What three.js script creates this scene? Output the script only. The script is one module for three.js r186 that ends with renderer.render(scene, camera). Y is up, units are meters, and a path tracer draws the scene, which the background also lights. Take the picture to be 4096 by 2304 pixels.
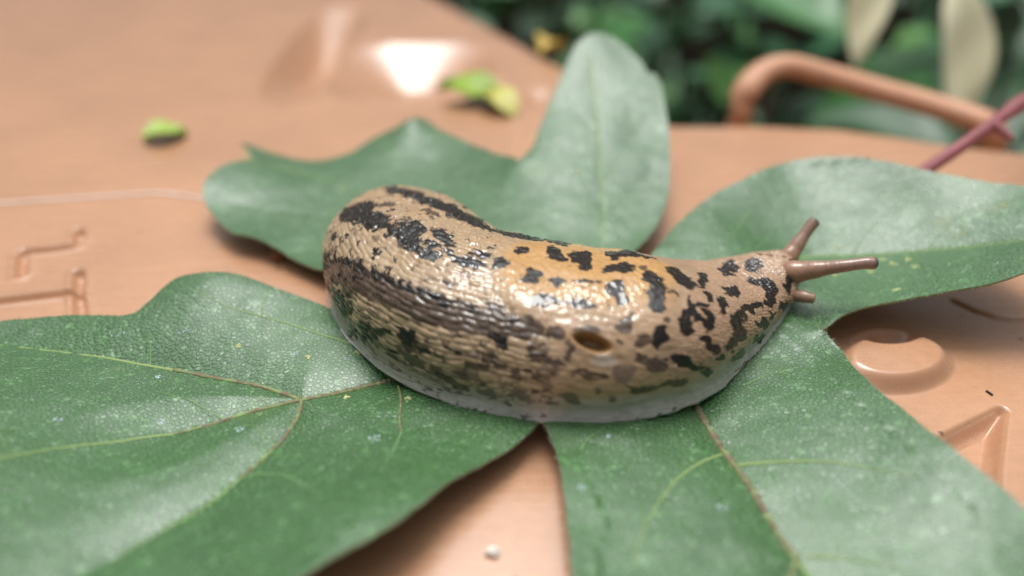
import * as THREE from 'three';
import { mergeGeometries } from 'three/addons/utils/BufferGeometryUtils.js';
import { ImprovedNoise } from 'three/addons/math/ImprovedNoise.js';

// ------------------------------------------------------------------ camera, sky, sun, exposure
const scene = new THREE.Scene();
const camera = new THREE.PerspectiveCamera(42, 16 / 9, 0.004, 60);
camera.position.set(0, 0.063358, 0.081915);
camera.lookAt(0, 0.006, 0);
camera.focus = 0.0905;
camera.userData.fStop = 6.8;

const renderer = new THREE.WebGLRenderer({ antialias: true });
renderer.toneMapping = THREE.LinearToneMapping;
renderer.toneMappingExposure = 1.36;
renderer.outputColorSpace = THREE.SRGBColorSpace;
renderer.shadowMap.enabled = true;

const noise = new ImprovedNoise();
const N = (x, y, z = 0) => noise.noise(x, y, z);
const fbm = (x, y, z = 0, o = 4) => { let a = 0, w = 0.5; for (let i = 0; i < o; i++) { a += w * N(x, y, z); x *= 2.03; y *= 2.03; z *= 2.03; w *= 0.5; } return a; };
const clamp = (x, a = 0, b = 1) => Math.min(b, Math.max(a, x));
const sst = (a, b, x) => { const t = clamp((x - a) / (b - a)); return t * t * (3 - 2 * t); };
const lerp = (a, b, t) => a + (b - a) * t;
let seed = 12345;
const rnd = () => { seed = (seed * 1664525 + 1013904223) >>> 0; return seed / 4294967296; };
const rr = (a, b) => a + (b - a) * rnd();

const SUN = new THREE.Vector3(-0.03, 1.0, -0.30).normalize();
{ // bright overcast: broken white cloud, a little brighter about the veiled sun and towards the zenith
  const W = 512, H = 256, d = new Float32Array(W * H * 4);
  for (let j = 0; j < H; j++) for (let i = 0; i < W; i++) {
    const el = ((j + 0.5) / H - 0.5) * Math.PI, az = ((i + 0.5) / W - 0.5) * 2 * Math.PI;
    const x = Math.cos(az) * Math.cos(el), y = Math.sin(el), z = Math.sin(az) * Math.cos(el);
    const up = Math.max(0, y), c = fbm(x * 2.2 + 7, y * 3 + 3, z * 2.2, 5);
    const g = Math.max(0, x * SUN.x + y * SUN.y + z * SUN.z);
    let L = 0.5 * ((0.22 + 0.2 * up) * (1 + 0.5 * c) + 7.0 * Math.pow(g, 9.5) * (1 + 0.3 * c));
    const k = (j * W + i) * 4;
    d[k] = L * 0.96; d[k + 1] = L * 1.01; d[k + 2] = L * 1.05; d[k + 3] = 1;
  }
  const t = new THREE.DataTexture(d, W, H, THREE.RGBAFormat, THREE.FloatType);
  t.mapping = THREE.EquirectangularReflectionMapping; t.magFilter = THREE.LinearFilter; t.minFilter = THREE.LinearFilter; t.needsUpdate = true;
  scene.background = t; scene.environment = t;
}
const sun = new THREE.DirectionalLight(0xfffcf6, 1.5);
sun.position.copy(SUN).multiplyScalar(2);
sun.castShadow = true; sun.shadow.radius = 46; sun.shadow.mapSize.set(2048, 2048);
Object.assign(sun.shadow.camera, { left: -0.5, right: 0.5, top: 0.5, bottom: -0.5, near: 0.1, far: 5 });
scene.add(sun, sun.target);

// ------------------------------------------------------------------ helpers
const GROUND = -0.42;
function thing(name, label, category, pos, group) {
  const o = new THREE.Group(); o.name = name; o.position.set(...pos); o.userData = { label, category };
  if (group) o.userData.group = group;
  scene.add(o); return o;
}
function part(parent, name, geo, mat, extra) { // geo is given in world metres
  const p = new THREE.Vector3(); parent.getWorldPosition(p);
  geo.translate(-p.x, -p.y, -p.z);
  const m = new THREE.Mesh(geo, mat); m.name = name; m.castShadow = m.receiveShadow = true;
  if (extra) Object.assign(m.userData, extra);
  parent.add(m); return m;
}
function solo(name, label, category, geo, mat, pos, group) {
  geo.translate(-pos[0], -pos[1], -pos[2]);
  const m = new THREE.Mesh(geo, mat); m.name = name; m.position.set(...pos); m.castShadow = m.receiveShadow = true;
  m.userData = { label, category }; if (group) m.userData.group = group;
  scene.add(m); return m;
}
const rgb = (r, g, b) => new THREE.Color().setRGB(r, g, b);
function dataTex(n, fn, { srgb = false, repeat = true } = {}) {
  const d = new Uint8Array(n * n * 4);
  for (let j = 0; j < n; j++) for (let i = 0; i < n; i++) {
    const c = fn((i + 0.5) / n, (j + 0.5) / n), k = (j * n + i) * 4;
    d[k] = clamp(c[0]) * 255; d[k + 1] = clamp(c[1]) * 255; d[k + 2] = clamp(c[2]) * 255; d[k + 3] = 255;
  }
  const t = new THREE.DataTexture(d, n, n, THREE.RGBAFormat);
  t.wrapS = t.wrapT = repeat ? THREE.RepeatWrapping : THREE.ClampToEdgeWrapping;
  t.magFilter = THREE.LinearFilter; t.minFilter = THREE.LinearMipmapLinearFilter; t.generateMipmaps = true;
  if (srgb) t.colorSpace = THREE.SRGBColorSpace;
  t.needsUpdate = true; return t;
}
const hash = (i, j, k = 0) => { let h = (i * 374761393 + j * 668265263 + k * 2147483647) | 0; h = Math.imul(h ^ (h >>> 13), 1274126177); h ^= h >>> 16; return (h >>> 0) / 4294967296; };
const mod = (a, n) => ((a % n) + n) % n;
// nearest two cell points; per > 0 makes it periodic
function cells(x, y, per = 0, jit = 0.85) {
  const ix = Math.floor(x), iy = Math.floor(y); let f1 = 9, f2 = 9, cx = 0, cy = 0, id = 0;
  for (let b = -1; b <= 1; b++) for (let a = -1; a <= 1; a++) {
    const gx = ix + a, gy = iy + b, hx = per ? mod(gx, per) : gx, hy = per ? mod(gy, per) : gy;
    const px = gx + 0.5 + (hash(hx, hy, 1) - 0.5) * jit, py = gy + 0.5 + (hash(hx, hy, 2) - 0.5) * jit;
    const d = Math.hypot(px - x, py - y);
    if (d < f1) { f2 = f1; f1 = d; cx = px; cy = py; id = hash(hx, hy, 3); } else if (d < f2) f2 = d;
  }
  return [f1, f2, cx, cy, id];
}
function segDist(x, z, L, closed) {
  let best = 1e9;
  for (let i = 0, n = closed ? L.length : L.length - 1; i < n; i++) {
    const a = L[i], b = L[(i + 1) % L.length], dx = b[0] - a[0], dz = b[1] - a[1];
    const t = clamp(((x - a[0]) * dx + (z - a[1]) * dz) / (dx * dx + dz * dz + 1e-12));
    const ex = x - a[0] - t * dx, ez = z - a[1] - t * dz, d = ex * ex + ez * ez;
    if (d < best) best = d;
  }
  return Math.sqrt(best);
}
function inside(x, z, L) {
  let c = false;
  for (let i = 0, j = L.length - 1; i < L.length; j = i++) if ((L[i][1] > z) !== (L[j][1] > z) && x < ((L[j][0] - L[i][0]) * (z - L[i][1])) / (L[j][1] - L[i][1]) + L[i][0]) c = !c;
  return c;
}
const sdf = (x, z, L) => (inside(x, z, L) ? 1 : -1) * segDist(x, z, L, true); // + inside
function catmull(P, f, closed) {
  const n = P.length, i = Math.floor(f), t = f - i, g = (k) => (closed ? P[mod(k, n)] : P[clamp(k, 0, n - 1)]);
  const a = g(i - 1), b = g(i), c = g(i + 1), d = g(i + 2), o = [];
  for (let q = 0; q < b.length; q++) o.push(0.5 * (2 * b[q] + (c[q] - a[q]) * t + (2 * a[q] - 5 * b[q] + 4 * c[q] - d[q]) * t * t + (3 * b[q] - a[q] - 3 * c[q] + d[q]) * t * t * t));
  return o;
}
// a sheet cut out by an outline: grid lines xs, zs (mm); yFn gives height (mm). Returns {pos, idx, rim}
function cutSheet(xs, zs, outline) {
  const nx = xs.length, nz = zs.length, S = new Float32Array(nx * nz), P = [], I = [], map = new Int32Array(nx * nz).fill(-1), cut = new Map(), rim = [];
  for (let j = 0; j < nz; j++) for (let i = 0; i < nx; i++) S[j * nx + i] = sdf(xs[i], zs[j], outline) || 1e-6;
  const V = (k) => { if (map[k] < 0) { map[k] = P.length; P.push([xs[k % nx], zs[(k / nx) | 0]]); } return map[k]; };
  const E = (a, b) => { const key = a < b ? a * 1e7 + b : b * 1e7 + a; if (!cut.has(key)) { const t = S[a] / (S[a] - S[b]); cut.set(key, P.length); P.push([lerp(xs[a % nx], xs[b % nx], t), lerp(zs[(a / nx) | 0], zs[(b / nx) | 0], t)]); } return cut.get(key); };
  for (let j = 0; j < nz - 1; j++) for (let i = 0; i < nx - 1; i++) {
    const c = [j * nx + i, (j + 1) * nx + i, (j + 1) * nx + i + 1, j * nx + i + 1]; // counter-clockwise seen from +y
    const poly = [], onRim = [];
    for (let k = 0; k < 4; k++) {
      const a = c[k], b = c[(k + 1) % 4];
      if (S[a] > 0) { poly.push(V(a)); onRim.push(false); }
      if (S[a] > 0 !== S[b] > 0) { poly.push(E(a, b)); onRim.push(true); }
    }
    for (let k = 1; k + 1 < poly.length; k++) I.push(poly[0], poly[k], poly[k + 1]);
    for (let k = 0; k < poly.length; k++) if (onRim[k] && onRim[(k + 1) % poly.length] && poly.length > 2) rim.push([poly[k], poly[(k + 1) % poly.length]]);
  }
  return { P, I, rim };
}
function tubeGeo(pts, radius, { seg = 24, sides = 8, color, squash = 1 } = {}) { // pts: Vector3[] (metres), radius(t) metres; closed ends
  const curve = new THREE.CatmullRomCurve3(pts, false, 'centripetal'), pos = [], col = [], uv = [], idx = [];
  const fr = curve.computeFrenetFrames(seg, false), L = curve.getLength();
  for (let i = 0; i <= seg; i++) {
    const t = i / seg, p = curve.getPointAt(t), T = fr.tangents[i];
    let side = new THREE.Vector3().crossVectors(T, new THREE.Vector3(0, 1, 0)); if (side.lengthSq() < 1e-6) side.set(1, 0, 0); side.normalize();
    const up = new THREE.Vector3().crossVectors(side, T).normalize(), r = radius(t);
    for (let k = 0; k < sides; k++) {
      const a = (k / sides) * 2 * Math.PI, q = p.clone().addScaledVector(side, Math.cos(a) * r).addScaledVector(up, Math.sin(a) * r * squash);
      pos.push(q.x, q.y, q.z); uv.push((k / sides) * 0.01, t * L);
      if (color) col.push(...color(t, a));
      if (i < seg) { const A = i * sides + k, B = i * sides + ((k + 1) % sides); idx.push(A, B, A + sides, B, B + sides, A + sides); }
    }
  }
  for (const e of [0, seg]) {
    const p = curve.getPointAt(e / seg), c = pos.length / 3; pos.push(p.x, p.y, p.z); uv.push(0, (e / seg) * L); if (color) col.push(...color(e / seg, 0));
    for (let k = 0; k < sides; k++) { const A = e * sides + k, B = e * sides + ((k + 1) % sides); e ? idx.push(A, B, c) : idx.push(B, A, c); }
  }
  const g = new THREE.BufferGeometry();
  g.setAttribute('position', new THREE.Float32BufferAttribute(pos, 3)); g.setAttribute('uv', new THREE.Float32BufferAttribute(uv, 2));
  if (color) g.setAttribute('color', new THREE.Float32BufferAttribute(col, 3));
  g.setIndex(idx); g.computeVertexNormals(); return g;
}
const mm = (p) => new THREE.Vector3(p[0] * 0.001, p[1] * 0.001, p[2] * 0.001);

// ------------------------------------------------------------------ the measured layout (millimetres)
const LID = {"edge":[[111.21,-55.19],[103.23,-58.38],[90.82,-61.89],[80.43,-66.37],[69.39,-70.62],[52.77,-72.38],[34.66,-72.38],[25.44,-89.19],[14.51,-109.12],[-0.91,-136.93],[-20.47,-172.2],[-40.04,-205.54]],"groove":[[[-74.16,-11.97],[-77.15,-17.78],[-76.9,-18.6],[-73.17,-19.31],[-69.89,-20.39],[-69.91,-21.36],[-71.44,-24.74]],[[-65.72,-12.51],[-62.68,-6.21]],[[-75.58,-4.85],[-73.57,-5.33],[-68.47,-6.51],[-63.87,-7.51]],[[-62.1,-5.24],[-60.34,-1.74],[-58.7,1.4]],[[63.45,-5.43],[65.34,-2.95],[67.47,-1.46],[70.0,-0.83],[73.64,-1.1]]],"oval":[[48.86,8.65],[56.82,8.65],[46.52,14.27]],"dent":[[50.0,3.97],[54.78,3.97],[48.83,6.84]],"corner":[[58.54,16.88],[50.92,20.77],[44.8,24.27],[41.26,32.34],[49.41,32.34],[53.42,25.14]],"knob":[[-24.84,-104.54],[-3.81,-104.54],[-22.33,-81.17]],"mound":[[-52.64,-122.25],[-43.47,-122.25],[-44.04,-81.65]],"mound2":[[-5.05,-93.17],[0.19,-93.17],[-4.87,-85.36]],"mound3":[[6.61,-85.36],[11.21,-85.36],[6.39,-78.08]],"trail":[[-97.84,-33.83],[-89.82,-34.41],[-80.09,-35.87],[-70.17,-37.36],[-63.36,-38.11],[-57.99,-37.06],[-52.45,-35.28]]};

// ------------------------------------------------------------------ ground
{
  const t = dataTex(256, (u, v) => { const n = 0.5 + 0.5 * Math.sin(u * 40 + 9 * N(u * 8, v * 8)) * 0.3 + 0.6 * fbm(u * 16, v * 16, 2); return [n * 0.42, n * 0.34, n * 0.26]; }, { srgb: true });
  t.repeat.set(40, 40);
  const g = new THREE.PlaneGeometry(40, 40, 1, 1); g.rotateX(-Math.PI / 2);
  const m = new THREE.Mesh(g, new THREE.MeshPhysicalMaterial({ map: t, color: rgb(0.12, 0.11, 0.09), roughness: 1, specularIntensity: 0.1 }));
  m.name = 'ground'; m.position.y = GROUND; m.receiveShadow = true; m.userData = { kind: 'structure', label: 'dark bare soil under the shrub and the bin', category: 'ground' };
  scene.add(m);
}

// ------------------------------------------------------------------ plastic bin: lid, walls, handle
const bin = thing('storage_bin', 'terracotta coloured plastic bin with a moulded lid under the maple leaf', 'bin', [-0.05, GROUND, -0.06]);
const lidOutline = [...LID.edge, [-62, -243], [-75, -252], [-250, -252], [-262, -240], [-262, 100], [-250, 112], [140, 112], [152, 100], [152, -38], [146, -47]];
const affine = ([c, a, b]) => { const ax = a[0] - c[0], az = a[1] - c[1], bx = b[0] - c[0], bz = b[1] - c[1], D = ax * bz - az * bx; return (x, z) => { const p = x - c[0], q = z - c[1]; return Math.hypot((p * bz - q * bx) / D, (ax * q - az * p) / D); }; };
const box4 = (L) => { const [c, a, b] = L, rx = a[0] - c[0], rz = b[1] - c[1]; return (x, z) => Math.pow(((x - c[0]) / rx) ** 2 + ((z - c[1]) / rz) ** 2 * 1.0 + 1e-9, 0.5) * 0.35 + 0.65 * Math.pow(((x - c[0]) / rx) ** 4 + ((z - c[1]) / rz) ** 4, 0.25); };
const ovalD = affine(LID.oval), dentD = affine(LID.dent), knobD = box4(LID.knob), moundD = box4(LID.mound), mound2D = affine(LID.mound2), mound3D = affine(LID.mound3);
function lidHeight(x, z, edge) {
  let y = 0.10 * fbm(x * 0.02, z * 0.05, 3, 2);
  if (x < -54 && z > -30 && z < 6) for (let k = 0; k < 4; k++) { const d = segDist(x, z, LID.groove[k]); y -= 1.15 * Math.exp(-((d / 0.7) ** 2)); y += 0.22 * Math.exp(-(((d - 1.2) / 0.5) ** 2)); }
  if (x > 55 && z > -12 && z < 8) { const d = segDist(x, z, LID.groove[4]); y -= 0.6 * Math.exp(-((d / 0.45) ** 2)); }
  const o = ovalD(x, z);
  if (o < 1.4) { y += 2.1 * (1 - sst(0.66, 1.06, o)); const d = dentD(x, z); y -= 2.1 * (1 - sst(0.3, 1.1, d)); }
  if (x > 36 && x < 66 && z > 10 && z < 40) y -= 2.4 * sst(-1.0, 1.0, sdf(x, z, LID.corner));
  const k = knobD(x, z); if (k < 1.1) { const q = clamp((1 - k) / 0.8); y -= 8.6 * (q - 0.12 * sst(0.25, 0, q) * q); }
  const m1 = moundD(x, z); if (m1 < 1) y -= 9 * clamp((1 - m1) / 0.85);
  const m2 = mound2D(x, z); if (m2 < 1) y -= 1.8 * (1 - sst(0, 1, m2));
  const m3 = mound3D(x, z); if (m3 < 1) y -= 1.8 * (1 - sst(0, 1, m3));
  if (edge < 5) y -= 5 - Math.sqrt(Math.max(0, 25 - (5 - edge) ** 2));
  return y;
}
const PL = 1024;
const lidFine = dataTex(PL, (u, v) => { const a = 0.5 + 0.5 * N(u * 90, v * 90, 1.5), s = N(u * 10, v * 160, 4), b = N(u * 300, v * 300, 7); return [0.45 + 0.3 * a + 0.2 * s, 0.5 + 0.25 * s + 0.2 * b, 0.5]; });
lidFine.repeat.set(1 / 0.09, 1 / 0.09);
const scr = Array.from({ length: 26 }, () => { const x = rnd(), y = rnd(), a = rr(-0.9, 0.9), l = rr(0.02, 0.16); return [[x, y], [x + Math.cos(a) * l, y + Math.sin(a) * l]]; });
seed = 12345;
const lidColor = dataTex(1024, (u, v) => {
  let sc = 0; for (const q of scr) { const d = segDist(u, v, q); if (d < 0.0016) sc = Math.max(sc, 1 - d / 0.0016); }
  const n = fbm(u * 7, v * 7, 5, 4), f = N(u * 120, v * 120, 2), c = cells(u * 60, v * 60, 60, 1), speck = c[0] < 0.06 + 0.05 * c[4] && c[4] > 0.975 ? 1 : 0;
  const k = 1 + 0.09 * n + 0.03 * f - 0.35 * speck + 0.09 * sc;
  return [0.80 * k, 0.60 * k, 0.475 * k];
}, { srgb: true });
lidColor.repeat.set(1 / 0.16, 1 / 0.16);
const plastic = new THREE.MeshPhysicalMaterial({ map: lidColor, color: rgb(0.85, 0.845, 0.79), roughness: 0.55, roughnessMap: lidFine, bumpMap: lidFine, bumpScale: 0.00002, specularIntensity: 1, clearcoat: 0.6, clearcoatRoughness: 0.2 });
{
  const lines = (lo, hi, fine, coarse, bands) => { const o = [lo]; let x = lo; while (x < hi) { const f = bands.some(([a, b]) => x >= a && x < b); x += f ? fine : coarse; o.push(x); } return o; };
  const xs = lines(-264, 154, 0.22, 2.2, [[-80, -56], [38, 76]]), zs = lines(-254, 114, 0.22, 2.2, [[-28, 36]]);
  const { P, I, rim } = cutSheet(xs, zs, lidOutline);
  const pos = [], uv = [], e = 0.15, nor = [];
  for (const [x, z] of P) {
    const rimD = sdf(x, z, lidOutline), hh = (a, b) => lidHeight(a, b, rimD > 6 ? 9 : Math.max(0, sdf(a, b, lidOutline)));
    const y = hh(x, z), gx = (hh(x + e, z) - hh(x - e, z)) / (2 * e), gz = (hh(x, z + e) - hh(x, z - e)) / (2 * e), l = Math.hypot(gx, 1, gz);
    pos.push(x * 1e-3, y * 1e-3, z * 1e-3); uv.push(x * 1e-3, z * 1e-3); nor.push(-gx / l, 1 / l, -gz / l);
  }
  const g = new THREE.BufferGeometry();
  g.setAttribute('position', new THREE.Float32BufferAttribute(pos, 3)); g.setAttribute('normal', new THREE.Float32BufferAttribute(nor, 3)); g.setAttribute('uv', new THREE.Float32BufferAttribute(uv, 2)); g.setIndex(I);
  // skirt hanging from the rim
  const sp = [], sn = [], su = [], si = [];
  for (const [a, b] of rim) {
    const k = sp.length / 3, A = P[a], B = P[b], dx = B[0] - A[0], dz = B[1] - A[1], l = Math.hypot(dx, dz) || 1;
    for (const [q, y] of [[A, pos[a * 3 + 1]], [B, pos[b * 3 + 1]], [A, -0.03], [B, -0.03]]) { sp.push(q[0] * 1e-3, y, q[1] * 1e-3); sn.push(-dz / l, 0, dx / l); su.push(q[0] * 1e-3 + q[1] * 1e-3, y); }
    si.push(k, k + 2, k + 1, k + 1, k + 2, k + 3);
  }
  const s = new THREE.BufferGeometry();
  s.setAttribute('position', new THREE.Float32BufferAttribute(sp, 3)); s.setAttribute('normal', new THREE.Float32BufferAttribute(sn, 3)); s.setAttribute('uv', new THREE.Float32BufferAttribute(su, 2)); s.setIndex(si);
  part(bin, 'lid', mergeGeometries([g, s]), plastic, { label: 'flat lid with raised and sunken moulded shapes' });
  // walls
  const sh = new THREE.Shape(lidOutline.map(([x, z]) => new THREE.Vector2((x + 50) * 0.00095 - 0.05, -((z + 60) * 0.00095 - 0.06))));
  const w = new THREE.ExtrudeGeometry(sh, { depth: -GROUND - 0.012, bevelEnabled: false }); w.rotateX(-Math.PI / 2); w.translate(0, GROUND, 0);
  part(bin, 'bin_wall', w, plastic);
  part(bin, 'handle', tubeGeo([[51.5,-14,-78],[51.4,-6,-78],[51.3,-1,-78],[51.36,3.05,-78.51],[55.81,6.26,-83.2],[61.52,7.39,-85.21],[69.13,6.07,-84.28],[80.7,3.85,-80.28],[91.72,2.3,-74.32],[98.95,1.5,-67.65],[100.5,1.0,-66],[102,-5,-66],[102,-14,-66]].map(mm), () => 0.0031, { seg: 60, sides: 14, squash: 0.8 }), new THREE.MeshPhysicalMaterial({ map: lidColor, color: rgb(0.98, 0.92, 0.88), roughness: 0.55 }), { label: 'thin bent loop handle along the back edge of the lid' });
}

// ------------------------------------------------------------------ maple leaf
const OUT0 = [[2.98,21.75],[2.51,22.86],[-0.13,26.16],[-3.59,29.53],[-6.57,32.69],[-9.2,36.58],[-12.05,39.59],[-14.88,41.65],[-17.23,43.56],[-19.87,45.51],[-23.71,47.72],[-30.9,51.06],[-37.09,53.05],[-45.84,51.66],[-55.83,46.63],[-65.33,38.84],[-71.89,26.64],[-74.48,12.99],[-71.61,4.89],[-67.79,2.92],[-62.79,2.4],[-57.32,2.45],[-50.46,3.37],[-48.43,1.58],[-47.13,-0.91],[-45.56,-2.85],[-42.8,-3.08],[-39.61,-3.27],[-36.32,-2.85],[-31.72,-1.15],[-27.25,0.22],[-23.27,1.78],[-18.91,2.53],[-15.86,1.65],[-18.06,-2.41],[-23.14,-6.08],[-28.37,-9.29],[-32.52,-12.19],[-36.06,-14.74],[-39.56,-16.82],[-43.04,-18.17],[-46.53,-21.51],[-49.48,-25.26],[-50.74,-28.16],[-50.85,-31.61],[-49.7,-35.36],[-47.31,-38.54],[-46.06,-39.93],[-48.1,-44.37],[-49.44,-45.35],[-46.93,-46.44],[-43.31,-45.88],[-38.71,-44.74],[-34.31,-44.74],[-30.2,-46.74],[-27.16,-51.34],[-24.31,-53.33],[-21.27,-54.23],[-19.5,-53.48],[-17.49,-55.33],[-14.28,-52.89],[-10.19,-48.05],[-6.32,-43.45],[-2.64,-38.84],[0.0,-36.29],[1.01,-34.1],[2.5,-35.47],[3.91,-38.28],[5.41,-43.33],[7.31,-48.46],[9.27,-53.34],[11.3,-58.32],[13.29,-61.02],[15.6,-62.12],[17.84,-61.76],[20.01,-60.56],[22.06,-58.26],[23.71,-55.97],[24.42,-54.14],[24.74,-52.96],[25.95,-52.77],[26.89,-50.04],[27.08,-45.49],[27.0,-39.16],[26.27,-31.93],[25.4,-26.51],[23.68,-21.03],[21.31,-16.34],[19.07,-13.15],[16.66,-9.95],[16.22,-6.27],[17.97,-6.84],[20.7,-10.61],[24.12,-15.84],[27.8,-19.85],[32.16,-23.66],[36.35,-25.96],[40.62,-28.3],[44.8,-29.79],[49.2,-29.82],[53.0,-28.32],[57.06,-26.1],[61.77,-22.94],[66.19,-19.72],[70.36,-16.58],[73.44,-14.4],[75.48,-8.59],[75.62,-2.36],[74.91,1.24],[71.63,3.25],[67.95,3.65],[64.1,3.98],[60.51,4.45],[56.15,4.15],[51.78,3.62],[48.13,3.36],[44.27,4.29],[41.13,6.02],[39.23,7.24],[39.33,6.22],[39.3,7.35],[40.08,8.67],[40.68,10.97],[40.63,14.6],[40.92,19.13],[41.81,22.82],[42.61,26.38],[43.74,29.78],[44.75,32.44],[45.85,34.78],[46.96,37.37],[48.64,41.43],[48.86,45.24],[45.53,49.18],[37.42,52.34],[27.8,53.59],[18.81,53.0],[11.52,50.53],[7.05,47.2],[5.58,43.54],[5.43,41.54],[5.33,37.36],[5.22,32.68],[4.98,28.64],[4.4,25.02],[3.7,22.75]];
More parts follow.
